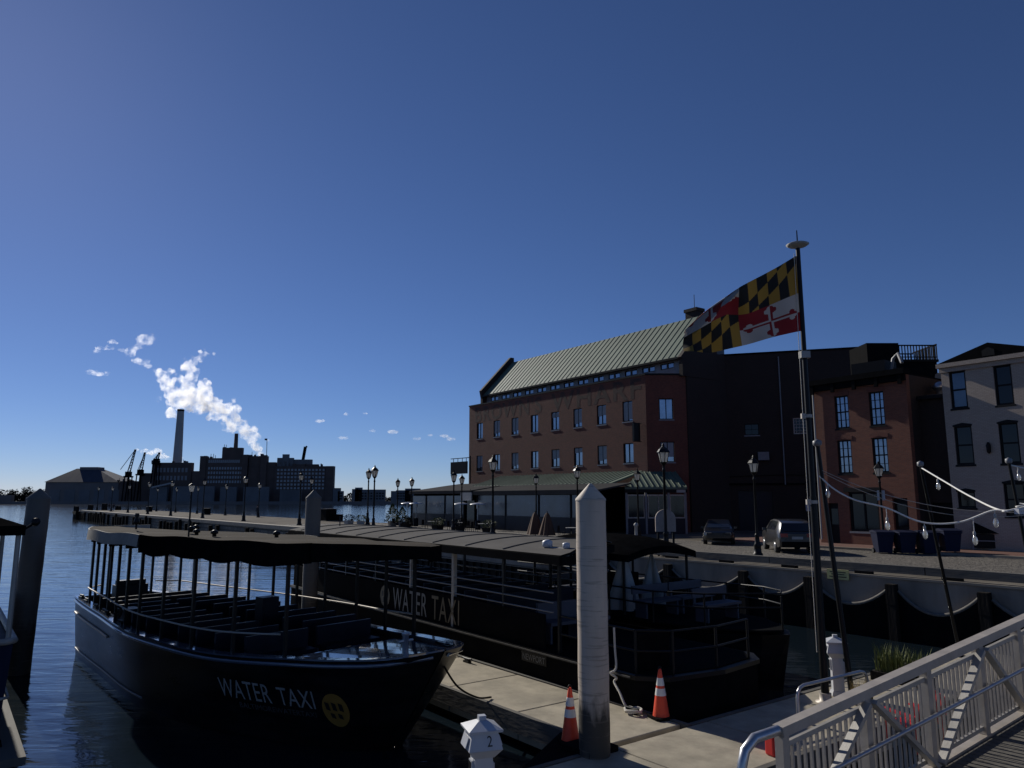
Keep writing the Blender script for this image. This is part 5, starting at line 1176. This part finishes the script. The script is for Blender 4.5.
b = MB(); b.box(5.4, 6.35, YN-.02, YN-.003, .98, 1.2); pl = b.build('name_plate', M['black'], lb)
lettering('NEWPORT', .85, .14, M['letter_w'], pl, lambda u, v: (5.45+u, YN-.024, 1.02+v), 'lettering')

# ------------------------------------------------------------------ the launch with a black canopy beyond it
sl = thing('launch', 'dark launch with a curved black canopy moored between the ferry and the seawall', 'boat', Q(-16.5, 17.4, 0), RZQ)
b = MB(); hp = [(-8, -1.5), (2.2, -1.7), (3.8, -1.4), (4.9, -.6), (5.3, 0), (4.9, .6), (3.8, 1.4), (2.2, 1.7), (-8, 1.5)]
hpb = [(x*.93, y*.7) for x, y in hp]; n = len(hp); b.add([(x, y, -.4) for x, y in hpb] + [(x, y, 1.25+max(0, x)*.03) for x, y in hp], [tuple(range(n))[::-1], tuple(range(n, 2*n))] + [(i, (i+1) % n, n+(i+1) % n, n+i) for i in range(n)]); b.build('hull', M['hull'], sl)
b = MB(); b.prism([(x*.97, y*.95) for x, y in hp], 1.46, 1.5); b.build('deck', M['blackm'], sl)
CX0, CX1 = -3.6, 1.2
b = MB()
def can(u, v, dz=0.):
    x = CX0+(CX1-CX0)*u; e = (1-(2*u-1)**6); y = (-1.75+3.5*v); yy = 2*v-1
    return (x, y*(.86+.14*e), 3.2+dz+.42*(1-yy*yy)*(1-.5*(2*u-1)**4)+.08*(1-(2*u-1)**2))
b.grid(lambda u, v: can(u, v), 24, 14); b.grid(lambda u, v: can(u, v, -.06), 24, 14)
b.build('canopy', M['canvas_d'], sl)
b = MB()
for i in range(24):
    for v in (0, 1):
        p, q = can(i/24, v), can((i+1)/24, v); b.add([p, q, (q[0], q[1], q[2]-.2), (p[0], p[1], p[2]-.2)], [(0, 1, 2, 3)])
for j in range(14):
    for u in (0, 1):
        p, q = can(u, j/14), can(u, (j+1)/14); b.add([p, q, (q[0], q[1], q[2]-.2), (p[0], p[1], p[2]-.2)], [(0, 1, 2, 3)])
b.build('canopy_valance', M['canvas_d'], sl)
for x in (-3.2, -1.4, .9):
    for y in (-1.4, 1.4): b = MB(); b.tube([(x, y, 1.5), (x, y, 3.2)], .045, 8); b.build('canopy_post', M['black'], sl)
for x, y, rz in [(1.6, -.78, 0), (1.6, .78, 0), (3.1, 0, 0), (-2.4, -.78, 0), (-2.4, .78, 0)]:
    b = MB(); b.box(-.25, .25, -.75, .75, .4, .47); b.box(-.3, -.25, -.75, .75, .62, .85)
    for yy in (-.65, .65): b.box(-.22, .2, yy-.03, yy+.03, 0, .399); b.box(-.3, -.25, yy-.03, yy+.03, .4, .62)
    b.build('bench', M['seat'], sl, (x, y, 1.5))
b = MB()
for z in (1.95, 2.3):
    b.tube([(-7.8, -1.45, z), (2.2, -1.62, z), (3.7, -1.32, z+.05), (4.75, -.55, z+.1), (5.1, 0, z+.1), (4.75, .55, z+.1), (3.7, 1.32, z+.05), (2.2, 1.62, z), (-7.8, 1.45, z)], .025, 6)
for p in [(-5, -1.5), (-2, -1.55), (.5, -1.6), (2.2, -1.62), (3.7, -1.32), (5.1, 0), (3.7, 1.32), (2.2, 1.62), (.5, 1.6)]: b.tube([(*p, 1.45), (*p, 2.33)], .025, 6)
b.build('rail', M['black'], sl)
b = MB(); b.box(-.9, -.3, -.5, .5, 1.5, 2.5); b.build('helm_console', M['blackm'], sl)
for i, (q, ww, h, lbx) in enumerate([(-16.2, 16.6, 1.75, 'larger folded white canvas cone standing on the launch by the canopy posts'), (-16.6, 18.3, 1.6, 'smaller folded white canvas cone farther back under the launch canopy')]):
    t = thing('folded_parasol', lbx, 'parasol', Q(q, ww, 1.502), .4*i, 'folded white canvas cones on the launch')
    b = MB()
    def fn(u, v):
        a = u*2*math.pi; r = (.42*(1-v)+.02)*(1+.3*math.sin(4*a+.8)); return (r*math.cos(a), r*math.sin(a), .05+v*h)
    b.grid(fn, 48, 8, False); b.build('canvas', M['offwhite'], t)
    b = MB(); b.lathe([(.2, 0), (.2, .05), (.03, .06), (.02, h+.1)], (0, 0, 0), 8); b.build('pole', M['frame_d'], t)

# ------------------------------------------------------------------ blue boat cut by the left edge
lx = Vector((-9.25, 14.3, 0))
t = thing('blue_boat', 'dark blue boat with black canopy cut by the left edge', 'boat', lx, RZQ)
b = MB(); v = [(-9, -3.4, .2), (0, -3.2, .2), (-.1, -.12, .2), (-9, -.12, .2), (-9, -3.6, 2.15), (.05, -3.5, 2.15), (0, 0, 2.15), (-9, 0, 2.15)]
b.add(v, [(3, 2, 1, 0), (4, 5, 6, 7), (0, 1, 5, 4), (1, 2, 6, 5), (2, 3, 7, 6), (3, 0, 4, 7)]); b.build('hull', M['bin'], t)
b = MB(); b.tube([(-9, .02, 2.2), (-.06, .02, 2.2), (.06, -.1, 2.2), (.08, -3.5, 2.2)], .06, 8); b.tube([(-9, 0, 1.2), (-.03, 0, 1.2), (.05, -.1, 1.2), (.05, -3.5, 1.2)], .03, 6); b.build('cap_rail', M['alu_m'], t)
b = MB(); b.box(-.1, .75, -3.4, .3, .18, .32); b.box(-8, -.1, .0, .3, .18, .32); b.build('swim_platform', M['timber_g'], t)
b = MB(); b.box(-8.5, .0, -3.4, .02, 4.12, 4.3); b.build('canopy', M['canvas_d'], t)
for p in [(-.1, -.08), (-4, -.1), (-7.5, -.35), (-.8, -3.2)]: b = MB(); b.tube([(p[0], p[1], 2.1), (p[0], p[1], 4.16)], .045, 8); b.build('canopy_post', M['alu_m'], t)
b = MB(); b.m = Matrix.Translation((.08, .16, 4.36)) @ Matrix.Rotation(R(70), 4, 'Y'); b.lathe([(.02, -.08), (.07, -.04), (.075, .05), (.02, .07)], (0, 0, 0), 12); b.m = None; b.tube([(-.02, .02, 4.25), (.08, .16, 4.36)], .025, 6); b.build('spot_lamp', M['black'], t)
b = MB(); b.tube([(.1, -.9, 2.15), (.14, -.7, 1.6), (.16, -.45, 1.1), (.2, -.3, .7), (.3, -.25, .34)], .02, 6); b.build('line', M['rope'], t)

# ------------------------------------------------------------------ floating dock
dk = thing('floating_dock', 'tan concrete floating dock with timber edges along the ferry', 'dock', Q(-9, 10.4, 0), RZQ)
def slab(q0, q1, w0, w1): b = MB(); b.box(q0+9, q1+9, w0-10.4, w1-10.4, .12, .65); o = b.build('deck_panel', M['dockc'], dk); md = o.modifiers.new('bevel', 'BEVEL'); md.width = .018; md.segments = 2
q = -24.62
while q < -9.7: slab(q, min(q+2.46, -9.545), 9.45, 11.36); q += 2.49
for w0, w1 in [(4.2, 6.75), (6.78, 9.42), (9.45, 11.9), (11.93, 14.5), (14.53, 17.2), (17.23, 20), (20.03, 23.2)]: slab(-9.52, -7.5, w0, w1)
b = MB()
b.box(-15.6, -.5-.05, 11.37-10.4, 11.37-10.4+.1, .3, .672)
b.box(-15.6, -.55, 9.34-10.4, 9.34-10.4+.1, .3, .66)
b.box(-.64, -.535, 11.48-10.4, 12.8, .3, .66); b.box(-.64, -.535, -6.2, -1.07, .3, .66); b.box(1.515, 1.62, -6.2, 12.8, .3, .66)
b.build('edge_timber', M['timber_g'], dk)
b = MB(); b.prism([(-1.75, -1.08), (-.66, -1.08), (-.66, -2.9)], .5, .635); b.build('corner_plate', M['blackm'], dk)
b = MB(); b.box(-.33, .33, -.33, .33, .636, .74); b.m = None; b.build('pile_guide', M['blackm'], dk, (-.68, -1.36, 0))
for x in [-14.6, -10.5, -6., -1.2]:
    b = MB(); b.lathe([(.35, -.1), (.42, -.3), (.42, .3), (.35, .1)], (x, 0, 0), 10)
    b = MB(); b.box(x-.9, x+.9, -.85, .85, -.4, .118); b.build('float', M['blackm'], dk)
def cleat(label, q, ww, rz=0.):
    t = thing('dock_cleat', label, 'cleat', Q(q, ww, .65), RZQ+rz)
    b = MB(); b.box(-.12, .12, -.05, .05, 0, .05); b.build('foot', M['black'], t)
    b = MB(); b.tube([(-.2, 0, .11), (-.1, 0, .09), (.1, 0, .09), (.2, 0, .11)], [.02, .035, .035, .02], 8); b.box(-.07, .07, -.03, .03, .05, .1); b.build('horn', M['black'], t)
cleat('black dock cleat between the taxi bow and the ferry', -16.5, 11.15); cleat('dock cleat under the coil of white rope', -10.75, 11.15)
# ropes
def rope(name, label, pts, r, m, n=6):
    b = MB(); P = [Vector(p) for p in pts]; out = []
    for i in range(len(P)-1):
        p0 = P[max(i-1, 0)]; p1 = P[i]; p2 = P[i+1]; p3 = P[min(i+2, len(P)-1)]
        for k in range(8):
            t = k/8; out.append(.5*((2*p1)+(p2-p0)*t+(2*p0-5*p1+4*p2-p3)*t*t+(3*p1-p0-3*p2+p3)*t**3))
    out.append(P[-1]); b.tube(out, r, n); return tag(b.build(name, m), label, 'rope')
c0 = Q(-10.72, 11.15, .7)
coil = [c0 + Vector((.16*math.cos(k*.8)*(1+.15*math.sin(k)), .16*math.sin(k*.8)*(1+.2*math.cos(k*1.7)), .02*(k % 5)/2)) for k in range(20)]
e1 = Q(-11.45, 11.42, 2.15); e2 = Q(-11.4, 11.34, 1.25)
rope('mooring_rope', 'white mooring rope hanging from the ferry to a coil on the dock', [e1, e1+Vector((.01, 0, -.4)), e2+Vector((.04, -.04, .12)), e2+Vector((-.07, -.02, .02)), e2+Vector((.05, -.05, -.07)), e2+Vector((.0, -.03, -.15))] + [e2.lerp(c0, .4)+Vector((-.03, 0, -.08)), e2.lerp(c0, .8)+Vector((-.03, 0, -.08))] + coil, .024, M['rope'])
A0 = Vector((-1.35, 14.75, 1.75)); A1 = Q(-13.3, 9.6, .68)
rope('mooring_line', 'black mooring line from the taxi bow across the dock', [A0, A0.lerp(A1, .3)+Vector((0, 0, -.25)), A0.lerp(A1, .7)+Vector((0, 0, -.2)), A1], .02, M['black'])
# traffic cones
def cone(label, loc, rz=0.):
    t = thing('traffic_cone', label, 'traffic cone', loc, rz, 'traffic cones on the dock')
    H_ = .9; rad = lambda z: .16-(.16-.03)*(z-.04)/(H_-.04)
    b = MB(); v = .21; b.prism([(-v, -v+.05), (-v+.05, -v), (v-.05, -v), (v, -v+.05), (v, v-.05), (v-.05, v), (-v+.05, v), (-v, v-.05)], 0, .045); b.build('base', M['blackm'], t)
    b = MB(); b.lathe([(rad(.046), .046), (rad(.42), .42), (rad(.53), .53), (rad(.6), .6), (rad(.74), .74), (rad(H_-.02), H_-.02), (.02, H_)], (0, 0, 0), 24); b.build('body', M['orange'], t)
    for z0, z1 in ((.42, .53+.02), (.6, .74)): b = MB(); b.lathe([(rad(z0)+.004, z0), (rad(z1)+.004, z1)], (0, 0, 0), 24); b.build('band', M['reflect'], t)
    b = MB(); b.tube([(.03*math.cos(a), 0, H_-.01+.05*math.sin(a)) for a in [k*math.pi/8 for k in range(9)]], .012, 6); b.build('handle', M['black'], t)
cone('orange traffic cone with white bands by the coiled white rope', (2.86, 15.0, .652), .4)
cone('orange traffic cone half hidden behind the big white pile', Q(-10.22, 9.08, .637), .1)
# pedestals
def pedestal(label, loc, rz, num=None, s=1.):
    t = thing('power_pedestal', label, 'power pedestal', loc, rz); t.scale = (s, s, s)
    def fr(w0, w1, z0, z1, d0=None, d1=None): return [(-w0, -(d0 or w0), z0), (w0, -(d0 or w0), z0), (w0, d0 or w0, z0), (-w0, d0 or w0, z0), (-w1, -(d1 or w1), z1), (w1, -(d1 or w1), z1), (w1, d1 or w1, z1), (-w1, d1 or w1, z1)]
    F_ = [(3, 2, 1, 0), (4, 5, 6, 7), (0, 1, 5, 4), (1, 2, 6, 5), (2, 3, 7, 6), (3, 0, 4, 7)]
    b = MB(); b.add(fr(.17, .14, 0, .1), F_); b.add(fr(.125, .125, .101, .86), F_); o = b.build('column', M['white'], t)
    b = MB(); b.box(-.16, -.126, -.07, .07, .58, .82); b.build('socket_box', M['white'], t); b = MB(); b.box(.126, .17, -.06, .06, .5, .76); b.build('socket_box', M['white'], t)
    b = MB(); b.box(-.165, -.1605, -.05, .05, .6, .8); b.build('socket_face', M['blackm'], t)
    b = MB(); b.add(fr(.14, .235, .862, .98), F_); b.add(fr(.235, .18, .982, 1.2), F_); h = b.build('head', M['white'], t)
    b = MB(); b.prismy([(-.25, 1.0), (-.205, 1.13), (-.22, 1.135), (-.264, 1.005)], -.12, .12); b.prismy([(.25, 1.0), (.205, 1.13), (.22, 1.135), (.264, 1.005)], -.12, .12); b.build('flap', M['white'], t)
    b = MB(); b.add(fr(.235, .24, 1.202, 1.23), F_); b.add(fr(.24, .06, 1.232, 1.32), F_); b.add(fr(.05, .05, 1.322, 1.38), F_); b.build('cap', M['white'], t)
    if num: lettering(num, .07, .13, M['ink'], t, lambda u, v: (.02+u, -.2235+v*.2523-.004, 1.03+v), 'number')
    return t
pedestal('white power pedestal marked 2 in the foreground left of the white pile', (-.4, 10.35, .65), R(18), '2', .96)
pedestal('white power pedestal behind the flagpole inside the tube hoop', (7.0, 16.7, .652), R(-12), None, .9)
t = thing('tube_hoop', 'low bent galvanised tube hoop guarding the pedestal by the flagpole', 'guard rail', (5.4, 14.75, .65), math.atan2(1.55, 2.2))
b = MB(); arc = [(0, 0, 0), (0, 0, .42), (.03, 0, .53), (.1, 0, .6), (.22, 0, .63), (2.2, 0, .63), (2.32, 0, .6), (2.4, 0, .53), (2.43, 0, .42), (2.43, 0, 0)]; b.tube(arc, .032, 10); b.build('tube', M['galv'], t)
b = MB()
for x in (0, 2.43): b.lathe([(.08, 0), (.08, .012)], (x, 0, 0), 12)
b.build('foot_plate', M['galv'], t)
def grass(label, loc, n, h, m, spread, box=True):
    t = thing('ornamental_grass', label, 'grass plant', loc, RZQ); rnd = random.Random(n)
    if box: b = MB(); b.box(-spread-.08, spread+.08, -.22, .22, 0, .2); b.build('planter', M['timber'], t)
    b = MB()
    for k in range(n):
        x = rnd.uniform(-spread, spread); y = rnd.uniform(-.15, .15); a = rnd.random()*6.28; l = h*rnd.uniform(.5, 1); bend = rnd.uniform(.05, .4)*l; wv = .012
        z0 = .17 if box else 0.; d = Vector((math.cos(a), math.sin(a), 0)); e = Vector((-d.y, d.x, 0)); p0 = Vector((x, y, z0)); p1 = p0+d*bend*.3+Vector((0, 0, l*.6)); p2 = p0+d*bend+Vector((0, 0, l))
        b.add([p0-e*wv, p0+e*wv, p1+e*wv*.8, p1-e*wv*.8, p2], [(0, 1, 2, 3), (3, 2, 4)])
    b.build('blades', M[m], t, fix=False)
grass('yellow green grasses in a trough behind the gangway rail', (8.9, 17.7, .652), 260, .7, 'grassg', .55)
grass('dry straw coloured grass tuft at the foot of the rear pedestal', (7.15, 15.9, .652), 110, .55, 'straw', .15, False)
t = thing('red_chair', 'red plastic slatted chair behind the gangway balusters', 'chair', (6.85, 13.35, .652), R(200))
for k in range(5): b = MB(); x = -.24+k*.12; b.prismx([(.22, .4), (.26, .4), (.46, 1.0-.06*abs(k-2)), (.42, 1.0-.06*abs(k-2))], x-.05, x+.05); b.build('back_slat', M['red'], t)
b = MB()
for k in range(4): b.box(-.28, .28, -.3+k*.13, -.19+k*.13, .36, .39)
b.build('seat', M['red'], t)
for s in (-1, 1):
    b = MB(); b.box(s*.33-.05, s*.33+.05, -.35, .35, .56, .59); b.build('armrest', M['red'], t)
    for y in (-.3, .3): b = MB(); b.box(s*.32-.03, s*.32+.03, y-.03, y+.03, 0, .559); b.build('leg', M['red'], t)
t = thing('red_fuel_can', 'red plastic can on the dock beside the lower end of the gangway', 'fuel can', (4.35, 12.95, .652), .5)
b = MB(); b.box(-.17, .17, -.1, .1, 0, .34); o = b.build('body', M['red'], t); md = o.modifiers.new('bevel', 'BEVEL'); md.width = .035; md.segments = 3
b = MB(); b.tube([(-.1, 0, .34), (-.08, 0, .42), (.06, 0, .42), (.08, 0, .34)], .02, 8); b.build('handle', M['red'], t)

# ------------------------------------------------------------------ flagpole and flag
FPX = Vector((6.46, 16.06, .652))
t = thing('flagpole', 'tall dark flagpole with a pale disc finial flying the flag', 'flagpole', FPX)
HP = 9.75
b = MB(); b.lathe([(.08, 0), (.072, 4.2)], (0, 0, 0), 16); b.build('lower_tube', M['black'], t)
b = MB(); b.lathe([(.06, 4.2), (.048, HP)], (0, 0, 0), 16); b.build('upper_tube', M['black'], t)
for z in (4.05, 5.9): b = MB(); b.lathe([(.088, z), (.088, z+.07)], (0, 0, 0), 14); b.box(-.15, -.06, -.04, .04, z-.02, z+.09); b.build('collar', M['alu_m'], t)
b = MB(); b.box(-.1, .1, -.09, .07, 7.22, 7.37); b.build('cleat_box', M['offwhite'], t)
b = MB(); b.lathe([(.04, HP), (.2, HP+.05), (.25, HP+.085), (.2, HP+.11), (.04, HP+.14)], (0, 0, 0), 24); b.build('finial_disc', M['offwhite'], t)
b = MB(); b.lathe([(.015, HP+.17), (.012, HP+.42)], (0, 0, 0), 8); b.build('spike', M['blackm'], t)
b = MB(); b.tube([(-.1, -.02, 9.62), (-.12, -.03, 7.2), (-.13, -.03, 4.2), (-.12, 0, 1.)], .007, 6); b.build('halyard', M['rope'], t)
b = MB(); b.lathe([(.2, 0), (.2, .03), (.12, .05), (.12, .2)], (0, 0, 0), 16); b.build('base', M['alu_m'], t)
# flag: Calvert and Crossland quarters; u from hoist to fly, v from top to bottom
def crossland(a, c):
    ar = 1.5; x = (a-.5)*ar; y = c-.5; r = .075
    cross = (abs(x) < .055 and abs(y) < .36) or (abs(y) < .055 and abs(x) < .56)
    for ex, ey in ((.52, 0), (-.52, 0), (0, .33), (0, -.33)):
        for ox, oy in ((0, .09), (0, -.09), (.09, 0), (-.09, 0)):
            if ex and ox*ex < 0 or ey and oy*ey < 0: continue
            if (x-ex-ox*.8)**2+(y-ey-oy*.8)**2 < r*r: cross = True
    white = (a < .5) == (c < .5)
    return (2 if white else 3) if cross else (3 if white else 2)
def calvert(a, c):
    gold = int(a*6) % 2 == 0; bend = abs(c-a) < .2
    return 1 if gold != bend else 0
def flag_col(u, v):
    if v < .5: return calvert(u*2, v*2) if u < .5 else crossland(u*2-1, v*2)
    return crossland(u*2, v*2-1) if u < .5 else calvert(u*2-1, v*2-1)
U_ = [0, .18, .42, .64, .82, 1.]
TX = [6.4, 5.93, 5.25, 4.68, 4.22, 3.88]; TZ = [10.22, 9.94, 9.57, 9.2, 8.86, 8.55]
BX = [6.43, 6.0, 5.36, 4.78, 4.28, 3.86]; BZ = [8.49, 8.4, 8.24, 8.1, 8.02, 8.08]
def flag_pt(u, v):
    x0, z0, x1, z1 = interp(U_, TX, u), interp(U_, TZ, u), interp(U_, BX, u), interp(U_, BZ, u)
    k_ = max(0, min(1, (u-.4)/.22)); k_ = k_*k_*(3-2*k_); f_ = .001+.25*k_
    back = max(0, f_-v); v2 = (v-f_)/(1-f_) if v > f_ else back*.55
    x = x0+(x1-x0)*v2; z = z0+(z1-z0)*v2
    y = .22*u*math.sin(u*7.5-v*2.2+.4) + .5*u*u*(v-.3) + (.03*k_+.35*back if v < f_ else .1*k_*math.sin(math.pi*v2)*1.2) + .05*math.sin(u*21+v*5)*u**.5 + .06*math.sin(v*7+u*9)*u
    return (x-6.4, y, z-10.22)
NU, NV = 168, 112; b = MB(); o = 0
b.add([flag_pt(i/NU, j/NV) for j in range(NV+1) for i in range(NU+1)], [])
for j in range(NV):
    for i in range(NU):
        b.f.append([j*(NU+1)+i, j*(NU+1)+i+1, (j+1)*(NU+1)+i+1, (j+1)*(NU+1)+i]); b.sm.append(True); b.mi.append(flag_col((i+.5)/NU, (j+.5)/NV))
fl = b.build('flag', [M['fl_k'], M['fl_g'], M['fl_r'], M['fl_w']], None, (6.4, 16.06, 10.22), fix=False); tag(fl, 'windblown flag with black and gold checks and red white cross quarters', 'flag')
b = MB()
for j in range(10): 
    v0, v1 = j/10, (j+1)/10; p0 = flag_pt(0, v0); p1 = flag_pt(0, v1); b.add([p0, (p0[0]+.05, p0[1], p0[2]+.005), (p1[0]+.05, p1[1], p1[2]), p1], [(0, 1, 2, 3)])
b.build('hoist_band', M['fl_w'], fl, fix=False)

# ------------------------------------------------------------------ string light poles, cords and bulbs
def lean_pole(label, base, top, r):
    t = thing('light_pole', label, 'pole', base, 0, 'poles for the string lights'); d = Vector(top)-Vector(base)
    b = MB(); b.tube([(0, 0, 0), d], [r, r*.75], 10); b.build('tube', M['black'], t)
    b = MB(); b.m = Matrix.Translation(d); b.lathe([(r, -.05), (r*1.6, -.02), (r*1.6, .06), (.01, .1)], (0, 0, 0), 10); b.build('cap', M['frame_g'], t)
    b = MB(); b.lathe([(.16, 0), (.16, .02), (.07, .04), (.07, .22)], (0, 0, 0), 12); b.build('foot', M['blackm'], t)
lean_pole('tallest leaning black pole close to the flagpole, holding the string lights', (7.12, 16.3, .652), (6.72, 16.3, 6.0), .06)
lean_pole('thin leaning black pole in the middle of the string lights, before the wheeled bins', (11.95, 20.6, .652), (10.6, 19.3, 5.68), .05)
lean_pole('thin black pole nearest the right edge, before the white house', (13.5, 19.4, .3), (12.7, 19., 5.75), .05)
lean_pole('off frame black pole where the string light cords gather', (11.0, 14.2, .3), (10.6, 13.6, 5.2), .06)
P1 = [(6.72, 16.3, 5.3), (6.95, 16.15, 5.02), (7.28, 15.9, 4.78), (7.78, 15.6, 4.62), (8.23, 15.1, 4.34), (8.73, 14.7, 4.35), (9.15, 14.3, 4.58), (9.42, 14., 4.61), (10.6, 13.6, 4.95)]
P2 = [(10.62, 19.3, 5.6), (10.4, 17.9, 5.2), (10.08, 16.5, 4.87), (9.3, 14.35, 4.6), (9.42, 14., 4.62), (10.6, 13.6, 4.97)]
P3 = [(12.72, 19, 5.66), (13.8, 19.2, 5.5), (15.2, 19.6, 5.7)]
def cord(label, pts, r=.019, m='cord'): return rope('string_light' if m == 'cord' else 'support_wire', label, pts, r, M[m], 6)
cord('white light cord sagging lowest, from the pole by the flagpole', P1); cord('white light cord dropping from the middle leaning pole', P2); cord('short white light cord leaving the frame at the right', P3)
for i, (p, q, lbx) in enumerate([((6.72, 16.3, 5.45), (10.6, 13.6, 4.7), 'upper thin grey support wire above the sagging light cord'), ((6.74, 16.3, 5.4), (11.2, 15.6, 4.55), 'thin grey support wire running flatter behind the light cord')]):
    P = [Vector(p).lerp(Vector(q), k/8)-Vector((0, 0, .45*4*(k/8)*(1-k/8))) for k in range(9)]; cord(lbx, P, .008, 'alu_m')
def bulb(label, hang, drop):
    t = thing('hanging_bulb', label, 'bulb', (hang[0], hang[1], hang[2]-drop), random.random(), 'bulbs on the string lights')
    b = MB(); b.tube([(0, 0, 0), (0, 0, drop)], .008, 5); b.build('drop_wire', M['cord'], t)
    b = MB(); b.lathe([(.02, 0), (.026, -.01), (.026, -.07), (.022, -.08)], (0, 0, 0), 10); b.build('socket', M['offwhite'], t)
    b = MB(); b.lathe([(.02, -.081), (.04, -.12), (.05, -.175), (.045, -.22), (.024, -.255), (.004, -.262)], (0, 0, 0), 14); b.build('glass', M['bulb'], t)
bulb('clear bulb nearest the flagpole, high on the sagging cord', (6.84, 16.2, 5.14), .06)
bulb('clear bulb hanging before the orange brick house', (7.78, 15.6, 4.62), .2)
bulb('clear bulb at the lowest point of the sagging cord, before the bins', (8.26, 15.08, 4.33), .06)
bulb('clear bulb hanging longest, before the hooded cart', (8.92, 14.55, 4.44), .26)
bulb('clear bulb under the meeting point of the two cords', (9.18, 14.28, 4.58), .06)
bulb('clear bulb just below the top of the middle leaning pole', (10.5, 18.4, 5.36), .08)
bulb('clear bulb at the right edge beside the white house windows', (12.95, 19.05, 5.6), .08)
t = thing('cord_junction', 'white junction box where the string light cords are gathered', 'junction box', (9.44, 13.98, 4.52), .3)
b = MB(); b.box(-.06, .06, -.05, .05, 0, .1); b.build('box', M['white'], t)
b = MB(); b.tube([(.06+.09*math.cos(k*.9), .08*math.sin(k*.9), .02+.012*k) for k in range(16)], .013, 6); b.build('cord_loop', M['cord'], t)

# ------------------------------------------------------------------ gangway
GA = Vector((2.68, 7.9, 0)); GB = Vector((6.93, 10.6, 0)); gd = (GB-GA).normalized(); GL = (GB-GA).length
gz0 = 2.54; gsl = (3.14-2.54)/GL; HR = 1.3
gw = thing('gangway', 'sloping aluminium truss gangway with vertical balusters at the lower right', 'gangway', (GA.x, GA.y, gz0-HR), math.atan2(gd.y, gd.x))
sl_ = lambda x: gsl*x
def xat(px):
    lo, hi = -3, 12
    for _ in range(50):
        m_ = (lo+hi)/2; p = GA+gd*m_; z = gz0+gsl*m_-EYE; d = p.y*CP+z*SP
        if 512+F*p.x/d < px: lo = m_
        else: hi = m_
    return lo
XE = 9.5
X = [0.05, xat(863), xat(924), xat(976), xat(1014)]
step = X[4]-X[3]; X += [X[4]+step*k for k in (1, 2, 3)]
def rail(mb, x0, x1, z, wd, ht, y=0.): mb.beam((x0, y, z+sl_(x0)), (x1, y, z+sl_(x1)), wd, ht)
for side, y0 in (('far', 0.), ('near', -2.4)):
    b = MB(); rail(b, 0, XE, HR-.05, .13, .1, y0); b.build('top_chord', M['alu_m'], gw)
    b = MB(); rail(b, 0, XE, .06, .12, .12, y0); b.build('bottom_chord', M['alu_m'], gw)
    s_ = -1 if side == 'far' else 1
    b = MB()
    b.tube([(-.55, y0, HR-.75), (-.56, y0, HR-.3), (-.5, y0, HR-.15), (-.36, y0, HR-.06), (0, y0, HR-.04)], .05, 12); b.build('end_hoop', M['galv'], gw)
    b = MB(); b.tube([(.02, y0+s_*.13, .72+sl_(.02)), (XE, y0+s_*.13, .72+sl_(XE))], .026, 10); b.build('hand_rail', M['galv'], gw)
    for i, x in enumerate(X):
        b = MB(); b.box(x-.05, x+.05, y0-.05, y0+.05, .12+sl_(x), HR-.1+sl_(x)); b.build('post', M['alu_m'], gw)
    for i in range(len(X)-1):
        xa, xb = X[i]+.05, X[i+1]-.05
        b = MB(); rail(b, xa, xb, HR-.2, .04, .05, y0); b.build('panel_rail', M['alu'], gw); b = MB(); rail(b, xa, xb, .2, .04, .05, y0); b.build('panel_rail', M['alu'], gw)
        n = max(3, round((xb-xa)/.098)); b = MB()
        for k in range(1, n):
            x = xa+(xb-xa)*k/n; b.box(x-.012, x+.012, y0-.015, y0+.015, .225+sl_(x), HR-.225+sl_(x))
        b.build('baluster_panel', M['alu_m'], gw)
        up = i % 2 == 0
        p = (xa, .14) if up else (xa, HR-.14); q = (xb, HR-.14) if up else (xb, .14)
        b = MB(); b.beam((p[0], y0+s_*.075, p[1]+sl_(p[0])), (q[0], y0+s_*.075, q[1]+sl_(q[0])), .05, .095, (0, 1, 0)); b.build('diagonal', M['alu'], gw)
b = MB(); n = int(XE/.12)
for k in range(n):
    x = k*.12; b.add([(x, -2.32, sl_(x)+.1), (x+.105, -2.32, sl_(x+.105)+.1), (x+.105, -.08, sl_(x+.105)+.1), (x, -.08, sl_(x)+.1), (x, -2.32, sl_(x)+.06), (x+.105, -2.32, sl_(x+.105)+.06), (x+.105, -.08, sl_(x+.105)+.06), (x, -.08, sl_(x)+.06)],
                      [(0, 1, 2, 3), (7, 6, 5, 4), (0, 4, 5, 1), (1, 5, 6, 2), (2, 6, 7, 3), (3, 7, 4, 0)])
b.build('deck_planks', M['timber_g'], gw)
b = MB(); rail(b, 0, XE, .03, .06, .05, -.6); rail(b, 0, XE, .03, .06, .05, -1.8); b.build('joist', M['alu_m'], gw)
# landing float under the low end and the landing at the top end
t = thing('landing_float', 'low float carrying the lower end of the gangway', 'float', (GA.x, GA.y, 0), math.atan2(gd.y, gd.x))
b = MB(); b.box(-1.6, 1.4, -2.7, .25, .1, .65); b.build('deck', M['dockc'], t)
b = MB(); b.box(.1, .6, -2.4, 0, .652, 1.27); b.build('ramp_block', M['alu_m'], t)
b = MB(); b.box(-1.5, 1.3, -2.6, .15, -.4, .098); b.build('float', M['blackm'], t)
